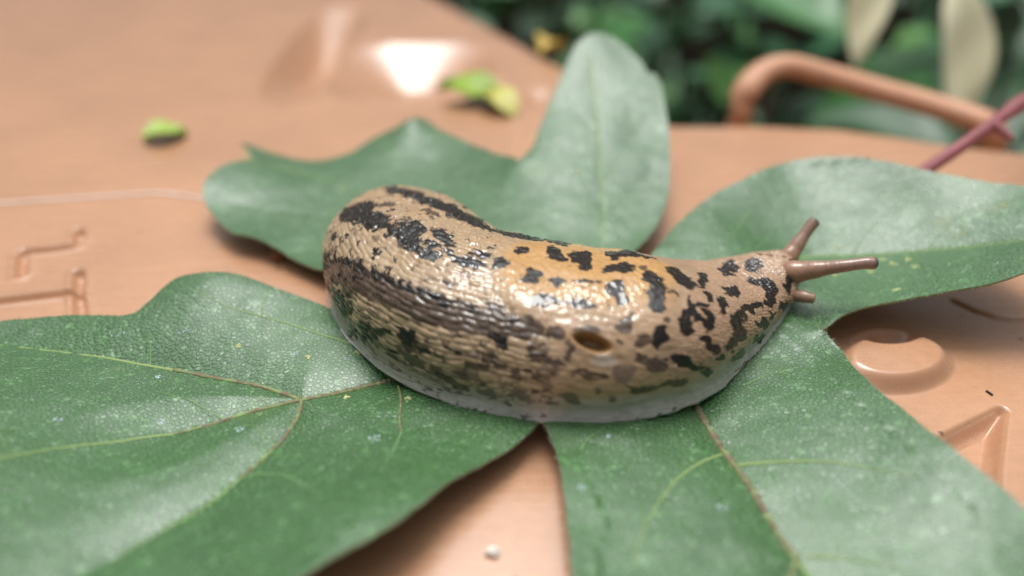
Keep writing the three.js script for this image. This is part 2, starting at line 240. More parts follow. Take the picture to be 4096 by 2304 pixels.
const HK = [[2.98,21.75,2.9],[2.51,22.86,2.6],[-0.13,26.16,3.0],[-3.59,29.53,4.0],[-6.57,32.69,5.0],[-9.2,36.58,6.0],[-12.05,39.59,6.5],[-14.88,41.65,6.5],[-17.23,43.56,6.5],[-19.87,45.51,6.0],[-23.71,47.72,5.0],[-30.9,51.06,4.5],[-37.09,53.05,6.0],[-45.84,51.66,8.5],[-55.83,46.63,11.0],[-65.33,38.84,11.0],[-71.89,26.64,8.5],[-74.48,12.99,5.5],[-71.61,4.89,3.6],[-67.79,2.92,3.0],[-62.79,2.4,3.0],[-57.32,2.45,3.5],[-50.46,3.37,4.0],[-48.43,1.58,4.5],[-47.13,-0.91,5.0],[-45.56,-2.85,5.5],[-42.8,-3.08,6.0],[-39.61,-3.27,6.0],[-36.32,-2.85,5.5],[-31.72,-1.15,4.5],[-27.25,0.22,3.5],[-23.27,1.78,3.0],[-18.91,2.53,2.9],[-15.86,1.65,2.9],[-18.06,-2.41,2.6],[-23.14,-6.08,2.4],[-28.37,-9.29,2.3],[-32.52,-12.19,2.5],[-36.06,-14.74,3.0],[-39.56,-16.82,3.5],[-43.04,-18.17,3.4],[-46.53,-21.51,3.6],[-49.48,-25.26,4.4],[-50.74,-28.16,5.4],[-50.85,-31.61,6.2],[-49.7,-35.36,6.2],[-47.31,-38.54,5.8],[-46.06,-39.93,5.6],[-48.1,-44.37,5.0],[-49.44,-45.35,6.2],[-46.93,-46.44,4.6],[-43.31,-45.88,3.5],[-38.71,-44.74,3.0],[-34.31,-44.74,3.0],[-30.2,-46.74,3.5],[-27.16,-51.34,4.0],[-24.31,-53.33,5.0],[-21.27,-54.23,6.0],[-19.5,-53.48,8.0],[-17.49,-55.33,7.0],[-14.28,-52.89,6.0],[-10.19,-48.05,6.1],[-6.32,-43.45,6.2],[-2.64,-38.84,6.8],[0.0,-36.29,7.4],[1.01,-34.1,8.0],[2.5,-35.47,8.38],[3.91,-38.28,9.3],[5.41,-43.33,11.19],[7.31,-48.46,13.6],[9.27,-53.34,16.29],[11.3,-58.32,19.1],[13.29,-61.02,20.5],[15.6,-62.12,21.06],[17.84,-61.76,20.87],[20.01,-60.56,20.26],[22.06,-58.26,19.12],[23.71,-55.97,18.0],[24.42,-54.14,17.13],[24.74,-52.96,16.57],[25.95,-52.77,16.49],[26.89,-50.04,15.24],[27.08,-45.49,13.27],[27.0,-39.16,10.75],[26.27,-31.93,8.23],[25.4,-26.51,6.63],[23.68,-21.03,5.31],[21.31,-16.34,4.5],[19.07,-13.15,4.2],[16.66,-9.95,3.6],[16.22,-6.27,3.3],[17.97,-6.84,3.6],[20.7,-10.61,4.69],[24.12,-15.84,5.5],[27.8,-19.85,6.33],[32.16,-23.66,7.42],[36.35,-25.96,8.34],[40.62,-28.3,9.29],[44.8,-29.79,9.84],[49.2,-29.82,10.46],[53.0,-28.32,11.17],[57.06,-26.1,11.75],[61.77,-22.94,12.25],[66.19,-19.72,12.65],[70.36,-16.58,12.99],[73.44,-14.4,13.29],[75.48,-8.59,14.18],[75.62,-2.36,14.66],[74.91,1.24,14.45],[71.63,3.25,13.37],[67.95,3.65,12.15],[64.1,3.98,10.88],[60.51,4.45,9.7],[56.15,4.15,8.26],[51.78,3.62,6.82],[48.13,3.36,5.61],[44.27,4.29,5.21],[41.13,6.02,5.05],[39.23,7.24,4.92],[39.33,6.22,3.4],[40.08,8.67,3.5],[40.68,10.97,3.8],[40.63,14.6,4.4],[40.92,19.13,5.4],[41.81,22.82,6.2],[42.61,26.38,6.8],[43.74,29.78,7.2],[44.75,32.44,7.3],[45.85,34.78,7.2],[46.96,37.37,7.0],[48.64,41.43,6.2],[48.86,45.24,5.0],[45.53,49.18,4.0],[37.42,52.34,4.0],[27.8,53.59,3.5],[18.81,53.0,3.5],[11.52,50.53,3.5],[7.05,47.2,3.5],[5.58,43.54,3.5],[5.43,41.54,3.5],[5.33,37.36,3.5],[5.22,32.68,3.5],[4.98,28.64,3.0],[4.4,25.02,2.7],[3.7,22.75,2.8],[-14.23,-18.68,2.95],[-15.2,-13.54,2.95],[-14.98,-7.57,2.95],[-12.6,-1.11,2.95],[-7.59,5.35,2.95],[-1.13,8.61,2.95],[5.21,10.35,2.95],[10.92,10.86,2.95],[16.09,9.78,2.94],[21.18,7.07,2.98],[25.62,4.12,3.15],[29.33,1.58,3.48],[33.26,-1.13,3.93],[34.74,-2.27,4.31],[35.24,-3.08,4.69],[36.17,-4.54,5.14],[-19.12,-18.66,2.99],[-9.34,-18.74,2.99],[-23.54,-15.76,3.02],[-6.66,-12.4,3.02],[-26.02,-7.47,3.04],[-4.27,-10.03,3.04],[-3.18,-7.91,3.05],[-18.51,10.56,3.06],[-0.75,-4.17,3.06],[-9.16,18.17,3.06],[0.58,-3.26,3.06],[-1.66,21.19,3.05],[5.31,-2.25,3.05],[5.76,22.39,3.05],[8.82,-0.97,3.05],[13.99,21.75,3.04],[10.82,-0.33,3.04],[20.94,19.11,3.04],[13.14,-0.26,3.04],[26.79,14.3,3.06],[16.51,-0.81,3.06],[30.03,10.67,3.19],[21.24,-2.46,3.19],[32.83,7.42,3.47],[25.16,-3.81,3.47],[35.69,3.67,3.86],[29.59,-5.07,3.86],[37.46,1.09,4.23],[31.79,-5.39,4.23],[37.91,-0.42,4.55],[37.79,-2.68,4.92],[33.63,-5.19,4.92],[-27.13,17.88,3.0],[-47.06,14.44,3.0],[-41.53,27.18,3.2],[-58.05,19.36,4.4],[-20.45,27.37,3.4],[-31.12,32.76,3.6],[-8.07,25.31,3.0],[-35.56,4.23,4.2],[-35.85,39.88,4.0],[13.16,27.0,3.0],[24.89,30.14,3.5],[35.6,33.33,4.3],[27.29,21.3,3.2],[18.83,39.31,3.2],[32.5,41.65,3.6],[-36.13,-30.57,3.0],[-27.08,-36.97,3.5],[-13.26,-39.08,4.0],[-2.51,-29.62,5.0],[10.32,-24.73,6.14],[14.47,-38.25,10.42],[14.52,-50.04,15.24],[13.06,-19.17,4.95],[20.36,-29.22,7.4],[52.87,-11.25,5.66],[63.73,-6.8,9.58],[42.01,-12.51,4.05],[49.91,-3.47,5.21],[37.33,-18.14,5.55],[60.19,-17.01,8.94]]; // x, z, height of points on the blade
const tps = (r2) => (r2 > 1e-9 ? 0.5 * r2 * Math.log(r2) : 0);
const HW = (() => { // thin-plate weights
  const n = HK.length, m = n + 3, A = [], b = new Float64Array(m);
  for (let i = 0; i < m; i++) A.push(new Float64Array(m));
  for (let i = 0; i < n; i++) { for (let j = 0; j < n; j++) A[i][j] = tps((HK[i][0] - HK[j][0]) ** 2 + (HK[i][1] - HK[j][1]) ** 2) + (i === j ? 3 : 0); A[i][n] = A[n][i] = 1; A[i][n + 1] = A[n + 1][i] = HK[i][0]; A[i][n + 2] = A[n + 2][i] = HK[i][1]; b[i] = HK[i][2]; }
  for (let c = 0; c < m; c++) {
    let p = c; for (let i = c + 1; i < m; i++) if (Math.abs(A[i][c]) > Math.abs(A[p][c])) p = i;
    [A[c], A[p]] = [A[p], A[c]]; [b[c], b[p]] = [b[p], b[c]];
    for (let i = c + 1; i < m; i++) { const f = A[i][c] / A[c][c]; if (!f) continue; for (let j = c; j < m; j++) A[i][j] -= f * A[c][j]; b[i] -= f * b[c]; }
  }
  for (let i = m - 1; i >= 0; i--) { for (let j = i + 1; j < m; j++) b[i] -= A[i][j] * b[j]; b[i] /= A[i][i]; }
  return b;
})();
const bladeRaw = (x, z) => { const n = HK.length; let y = HW[n] + HW[n + 1] * x + HW[n + 2] * z; for (let i = 0; i < n; i++) { const dx = x - HK[i][0], dz = z - HK[i][1]; y += HW[i] * tps(dx * dx + dz * dz); } return y; };
const VEINS = [[0.42,0.36,1,[[-13.45,12.68],[-15.24,13.76],[-18.38,15.02],[-21.47,16.19],[-24.74,17.21]]],[0.38,0.22,1,[[-24.74,17.21],[-29.65,18.8],[-34.46,20.91],[-38.01,22.25]]],[0.24,0.14,0,[[-38.01,22.25],[-42.8,24.32],[-47.72,26.84],[-51.8,29.78],[-56.73,33.15]]],[0.36,0.26,1,[[-24.91,17.08],[-30.28,14.82],[-35.94,13.43],[-41.75,11.92]]],[0.28,0.14,0,[[-41.75,11.92],[-48.7,10.39],[-56.92,8.7],[-65.31,7.18],[-72.98,6.52]]],[0.32,0.24,1,[[-24.74,17.21],[-24.6,19.82],[-25.02,22.66],[-26.29,26.03],[-28.17,29.55]]],[0.26,0.12,0,[[-28.17,29.55],[-30.32,32.78],[-32.96,35.21],[-35.12,37.35],[-38.49,41.53],[-41.4,45.09]]],[0.2,0.12,1,[[-13.67,14.82],[-12.92,17.87],[-12.59,21.69],[-12.14,23.57]]],[0.13,0.08,0,[[-12.14,23.57],[-12.64,27.59],[-13.42,30.35]]],[0.2,0.1,0,[[-17.01,9.92],[-20.54,8.14],[-24.85,6.69],[-29.25,5.12],[-33.06,4.05],[-38.01,2.55],[-41.74,0.35]]],[0.12,0.07,0,[[-32.51,4.21],[-32.8,1.88],[-32.21,-1.04]]],[0.12,0.07,0,[[-44.85,11.43],[-45.44,9.12],[-46.32,7.09]]],[0.12,0.07,0,[[-32.85,20.32],[-37.86,17.67],[-42.64,16.05]]],[0.12,0.07,0,[[-25.77,24.82],[-28.66,22.3],[-31.09,21.62]]],[0.12,0.07,0,[[-27.52,28.99],[-22.99,30.37],[-18.9,33.72]]],[0.5,0.4,1,[[21.28,16.87],[21.61,19.1],[22.44,23.08],[23.17,25.84],[24.23,29.57],[25.15,33.6],[26.03,37.25],[26.69,38.99]]],[0.36,0.2,1,[[26.69,38.99],[25.88,40.22],[24.85,41.83],[23.07,44.9]]],[0.34,0.2,0,[[26.69,38.99],[27.41,41.07],[28.09,44.22]]],[0.2,0.1,0,[[22.92,25.66],[19.73,27.74],[16.76,30.34],[14.19,33.82],[12.1,37.51],[10.9,40.92]]],[0.24,0.1,0,[[24.02,27.51],[27.59,27.77],[31.13,28.21],[34.05,28.98],[37.26,30.66],[39.58,32.23]]],[0.2,0.1,0,[[27.6,38.79],[30.52,39.3],[33.63,40.52],[35.85,41.87]]],[0.13,0.07,0,[[27.41,15.59],[30.37,14.18],[32.11,13.86],[33.76,14.61]]],[0.13,0.07,0,[[7.31,26.35],[8.29,24.69],[10.63,22.98]]],[0.3,0.2,0,[[39.03,-10.7],[44.93,-12.54],[50.23,-11.5],[55.18,-10.26],[59.71,-8.76],[63.81,-6.97],[68.5,-4.48],[72.6,-1.69]]],[0.12,0.07,0,[[37.04,-20.43],[34.54,-16.78],[31.65,-12.5]]],[0.1,0.06,0,[[50.29,-11.67],[53.67,-15.35],[57.74,-17.92]]],[0.1,0.06,0,[[57.54,-9.66],[56.45,-3.53],[55.2,1.28]]],[0.1,0.06,0,[[59.31,-9.02],[63.64,-12.3],[68.1,-13.44]]],[0.22,0.2,0,[[14.53,-56.88],[14.61,-49.14],[14.87,-39.17],[14.6,-29.1],[14.19,-19.27],[13.54,-13.91],[13.04,-10.26]]],[0.1,0.06,0,[[14.66,-28.23],[18.16,-33.71],[22.19,-40.21]]],[0.1,0.06,0,[[14.91,-38.71],[11.35,-43.89],[9.81,-48.7]]],[0.1,0.06,0,[[14.22,-21.1],[18.63,-24.92],[23.1,-30.24]]],[0.2,0.14,0,[[-48.43,-43.36],[-45.44,-39.07],[-41.7,-40.03],[-34.21,-37.49],[-27.81,-32.94],[-21.57,-27.3]]],[0.15,0.08,0,[[-24.89,-51.91],[-21.97,-44.08],[-20.14,-37.41],[-18.81,-31.79]]],[0.12,0.07,0,[[-45.33,-26.12],[-38.18,-25.42],[-27.58,-24.07]]]];
const veinPts = VEINS.map(([r0, r1, k, p]) => { const o = []; for (let i = 0; i <= (p.length - 1) * 3; i++) o.push(catmull(p, i / 3)); return { r0, r1, k, p: o }; });
function blade(x, z) { // height of the upper face, mm
  let y = bladeRaw(x, z), s = 0;
  for (const v of veinPts) { const big = v.r0 > 0.25; let lo = 1e9; const P = v.p; if (x < Math.min(P[0][0], P[P.length - 1][0]) - 15 || x > Math.max(P[0][0], P[P.length - 1][0]) + 15) continue; lo = segDist(x, z, P); if (lo < 16) s = Math.max(s, big ? 1.7 * Math.exp(-lo / 5.5) : 0.16 * Math.exp(-lo / 1.6)); }
  y += 0.9 * fbm(x * 0.05, z * 0.05, 1.3, 2) + 0.30 * fbm(x * 0.13, z * 0.13, 4.3, 3) - s + 0.5;
  return Math.max(0.75, y);
}
const maple = thing('maple_leaf', 'large lobed green maple leaf lying on the plastic lid beneath the slug', 'leaf', [0, 0.003, 0.01]);
const OUT = []; for (let i = 0; i < OUT0.length * 5; i++) { const p = catmull(OUT0, i / 5, true); OUT.push([p[0] + 0.16 * N(i * 0.63, 2.2), p[1] + 0.16 * N(i * 0.63, 8.8)]); }
const LT = 0.046; // tile, metres
const leafCells = (u, v) => { const wx = u + 0.012 * Math.sin(2 * Math.PI * (v * 3)) + 0.006 * Math.sin(2 * Math.PI * (u * 5 + v * 2)), wy = v + 0.012 * Math.sin(2 * Math.PI * (u * 2 + 0.3)); const a = cells(wx * 64, wy * 64, 64, 0.95), b = cells(wx * 16 + 0.5, wy * 16 + 0.5, 16, 0.9); return [a[1] - a[0], b[1] - b[0], a[4], b[4], a[0]]; };
const leafBump = dataTex(1024, (u, v) => { const c = leafCells(u, v); const h = 0.75 * sst(0.0, 0.5, c[0]) * (0.75 + 0.25 * c[2]) + 0.25 * sst(0, 0.3, c[1]); return [h, h, h]; });
const leafMap = dataTex(1024, (u, v) => { const c = leafCells(u, v), net = 1 - sst(0.05, 0.3, c[0]), big = 1 - sst(0.0, 0.09, c[1]); const k = 0.93 + 0.05 * c[2] + 0.02 * c[3]; const p = clamp(0.6 * net + 0.12 * big); return [lerp(0.68, 1, p) * k, lerp(0.74, 1, p) * k, lerp(0.66, 0.95, p) * k]; }, { srgb: true });
for (const t of [leafBump, leafMap]) t.repeat.set(1 / LT, 1 / (LT * 0.82));
const bladeMat = new THREE.MeshPhysicalMaterial({ vertexColors: true, map: leafMap, bumpMap: leafBump, bumpScale: 0.00032, roughness: 0.42, ior: 1.6, specularIntensity: 1, clearcoat: 1, clearcoatRoughness: 0.40, sheen: 0.5, sheenRoughness: 0.8, sheenColor: rgb(0.8, 0.95, 0.88) });
{
  let x0 = 1e9, x1 = -1e9, z0 = 1e9, z1 = -1e9; for (const [x, z] of OUT) { x0 = Math.min(x0, x); x1 = Math.max(x1, x); z0 = Math.min(z0, z); z1 = Math.max(z1, z); }
  const step = 0.6, xs = [], zs = []; for (let x = x0 - 1; x < x1 + 1.6; x += step) xs.push(x); for (let z = z0 - 1; z < z1 + 1.6; z += step) zs.push(z);
  const { P, I, rim } = cutSheet(xs, zs, OUT);
  const pos = [], nor = [], uv = [], col = [], e = 0.3, n = P.length, thick = 0.32;
  const cache = P.map(([x, z]) => blade(x, z));
  for (let i = 0; i < n; i++) {
    const [x, z] = P[i], y = cache[i], gx = (blade(x + e, z) - y) / e, gz = (blade(x, z + e) - y) / e, l = Math.hypot(gx, 1, gz);
    pos.push(x * 1e-3, y * 1e-3, z * 1e-3); nor.push(-gx / l, 1 / l, -gz / l); uv.push(x * 1e-3, z * 1e-3);
    const a = fbm(x * 0.05, z * 0.05, 9, 4), b = fbm(x * 0.35, z * 0.35, 4, 3), yl = sst(0.22, 0.5, fbm(x * 0.12 + 30, z * 0.12, 6, 4));
    const k = 1 + 0.25 * a + 0.12 * b;
    col.push(lerp(0.09, 0.2, yl * 0.4) * k, lerp(0.258, 0.36, yl * 0.4) * k, lerp(0.06, 0.06, yl * 0.4) * k);
  }
  const top = new THREE.BufferGeometry(), set = (g, name, a, s) => g.setAttribute(name, new THREE.Float32BufferAttribute(a, s));
  set(top, 'position', pos, 3); set(top, 'normal', nor, 3); set(top, 'uv', uv, 2); set(top, 'color', col, 3); top.setIndex(I);
  const bot = top.clone(), bp = bot.attributes.position, bn = bot.attributes.normal, bc = bot.attributes.color;
  for (let i = 0; i < n; i++) { bp.setY(i, bp.getY(i) - thick * 1e-3); bn.setXYZ(i, -bn.getX(i), -bn.getY(i), -bn.getZ(i)); bc.setXYZ(i, 0.13, 0.24, 0.11); }
  const bi = []; for (let i = 0; i < I.length; i += 3) bi.push(I[i], I[i + 2], I[i + 1]); bot.setIndex(bi);
  const rp = [], rn = [], ru = [], rc = [], ri = [];
  for (const [a, b] of rim) {
    const k = rp.length / 3, dx = P[b][0] - P[a][0], dz = P[b][1] - P[a][1], l = Math.hypot(dx, dz) || 1;
    for (const [q, dy] of [[a, 0], [b, 0], [a, -thick], [b, -thick]]) { rp.push(pos[q * 3], pos[q * 3 + 1] + dy * 1e-3, pos[q * 3 + 2]); rn.push(-dz / l, 0, dx / l); ru.push(uv[q * 2], uv[q * 2 + 1]); rc.push(0.2, 0.3, 0.1); }
    ri.push(k, k + 2, k + 1, k + 1, k + 2, k + 3);
  }
  const rg = new THREE.BufferGeometry(); set(rg, 'position', rp, 3); set(rg, 'normal', rn, 3); set(rg, 'uv', ru, 2); set(rg, 'color', rc, 3); rg.setIndex(ri);
  part(maple, 'blade', mergeGeometries([top, bot, rg]), bladeMat);
  // veins
  const veinMat = new THREE.MeshStandardMaterial({ vertexColors: true, roughness: 0.7 });
  veinPts.forEach((v, n) => {
    const pts = v.p.map(([x, z]) => new THREE.Vector3(x * 1e-3, (blade(x, z) + 0.02) * 1e-3, z * 1e-3)), seg = v.p.length * 6;
    part(maple, 'vein', tubeGeo(pts, (t) => lerp(v.r0, v.r1 * (v.k ? 1 : 0.5), t) * 1e-3 * (v.k ? 0.9 + 0.55 * N(t * seg * 0.5, n * 7.1) + 0.3 * N(t * seg * 1.7, n) : 0.85), {
      seg, sides: 7, squash: v.k ? 0.8 : 0.45,
      color: (t, a) => { const q = sst(-0.35, 0.25, fbm(t * seg * 0.22, n * 3.3, a * 0.5, 3)), w = v.k ? q : 0.0; const k = 1 + 0.3 * N(t * seg, a); return [lerp(v.r0 > 0.19 ? 0.24 : 0.17, 0.17, w) * k, lerp(v.r0 > 0.19 ? 0.33 : 0.29, 0.115, w) * k, lerp(0.11, 0.075, w) * k]; },
    }), veinMat);
  });
  // pale flecks and dust on the blade
  const fl = [], fm = [];
  for (const [x, z, rx, rz, kind] of [[62.58,-13.45,1.38,0.85,0],[63.49,-11.91,1.59,0.64,0],[68.81,-11.58,1.59,0.64,0],[69.97,-11.95,0.74,0.32,0],[63.4,-9.88,0.85,0.42,0],[56.1,-7.36,0.74,0.53,0],[53.86,-6.87,0.53,0.42,0],[55.51,-4.75,0.85,0.42,0],[45.28,-5.4,0.42,0.32,0],[53.31,-8.8,0.37,0.27,0],[51.16,0.7,0.74,0.32,0],[48.6,-13.37,0.42,0.32,0],[50.24,-5.62,0.53,0.42,0],[3.6,-40.08,0.42,0.42,0],[7.87,-44.0,0.32,0.32,0],[10.58,-29.52,0.27,0.27,0],[-19.27,9.7,0.42,0.32,0],[-23.48,-13.35,0.37,0.27,0],[-29.12,-32.62,0.53,0.27,0],[-25.2,10.92,0.32,0.21,0],[-34.3,9.01,0.32,0.21,0],[-12.13,17.88,0.42,0.32,0],[-19.47,16.85,0.32,0.21,0],[-30.35,22.58,0.64,0.32,1],[-14.8,24.61,0.74,0.37,1],[-27.07,10.23,0.64,0.32,1],[-20.06,10.85,0.64,0.32,1],[-50.8,6.44,1.59,0.53,1],[-41.98,6.59,1.06,0.42,1],[6.89,31.73,0.53,0.32,1],[20.65,33.72,0.53,0.27,1],[-42.92,13.42,0.48,0.21,1],[10.48,24.43,0.21,0.16,1],[-14.31,9.67,1.06,0.32,1],[-39.87,20.89,0.42,0.27,1],[-49.99,22.45,0.53,0.32,1],[-29.92,-33.3,0.74,0.42,1]]) for (let q = 0; q < (kind ? 16 : 12); q++) {
    const a = rr(0, 6.28), d = Math.sqrt(rnd()), px = x + Math.cos(a) * d * rx, pz = z + Math.sin(a) * d * rz * 1.4, s = kind ? rr(0.04, 0.09) : rr(0.05, 0.15);
    const g = new THREE.IcosahedronGeometry(s * 1e-3, 1); g.scale(1.3, 0.25, 1); g.rotateY(a); g.translate(px * 1e-3, (blade(px, pz) + 0.03) * 1e-3, pz * 1e-3); (kind ? fm : fl).push(g);
  }
  part(maple, 'yellow_flecks', mergeGeometries(fl), new THREE.MeshStandardMaterial({ color: rgb(0.5, 0.52, 0.22), roughness: 0.8 }), { kind: 'stuff' });
  part(maple, 'white_dust', mergeGeometries(fm), new THREE.MeshStandardMaterial({ color: rgb(0.45, 0.55, 0.56), roughness: 0.8 }), { kind: 'stuff' });
  // downy hairs along the margin
  const hairs = [];
  for (let i = 0; i < OUT.length; i++) for (let q = 0; q < 3; q++) {
    const a = OUT[i], b = OUT[(i + 1) % OUT.length], t = rnd(), x = lerp(a[0], b[0], t), z = lerp(a[1], b[1], t), dx = b[0] - a[0], dz = b[1] - a[1], l = Math.hypot(dx, dz) || 1;
    const sgn = inside(x - (dz / l) * 0.3, z + (dx / l) * 0.3, OUT) ? 1 : -1, L = rr(0.25, 0.8);
    const g = new THREE.ConeGeometry(0.022e-3, L * 1e-3, 3, 1, true); g.translate(0, L * 0.5e-3, 0);
    const dir = new THREE.Vector3((sgn * dz) / l + rr(-0.5, 0.5), rr(0.1, 0.9), (-sgn * dx) / l + rr(-0.5, 0.5)).normalize();
    g.applyQuaternion(new THREE.Quaternion().setFromUnitVectors(new THREE.Vector3(0, 1, 0), dir)); g.translate(x * 1e-3, (blade(x, z) - 0.1) * 1e-3, z * 1e-3); hairs.push(g);
  }
  part(maple, 'margin_hairs', mergeGeometries(hairs), new THREE.MeshStandardMaterial({ color: rgb(0.5, 0.52, 0.36), roughness: 0.7 }), { kind: 'stuff' });
}

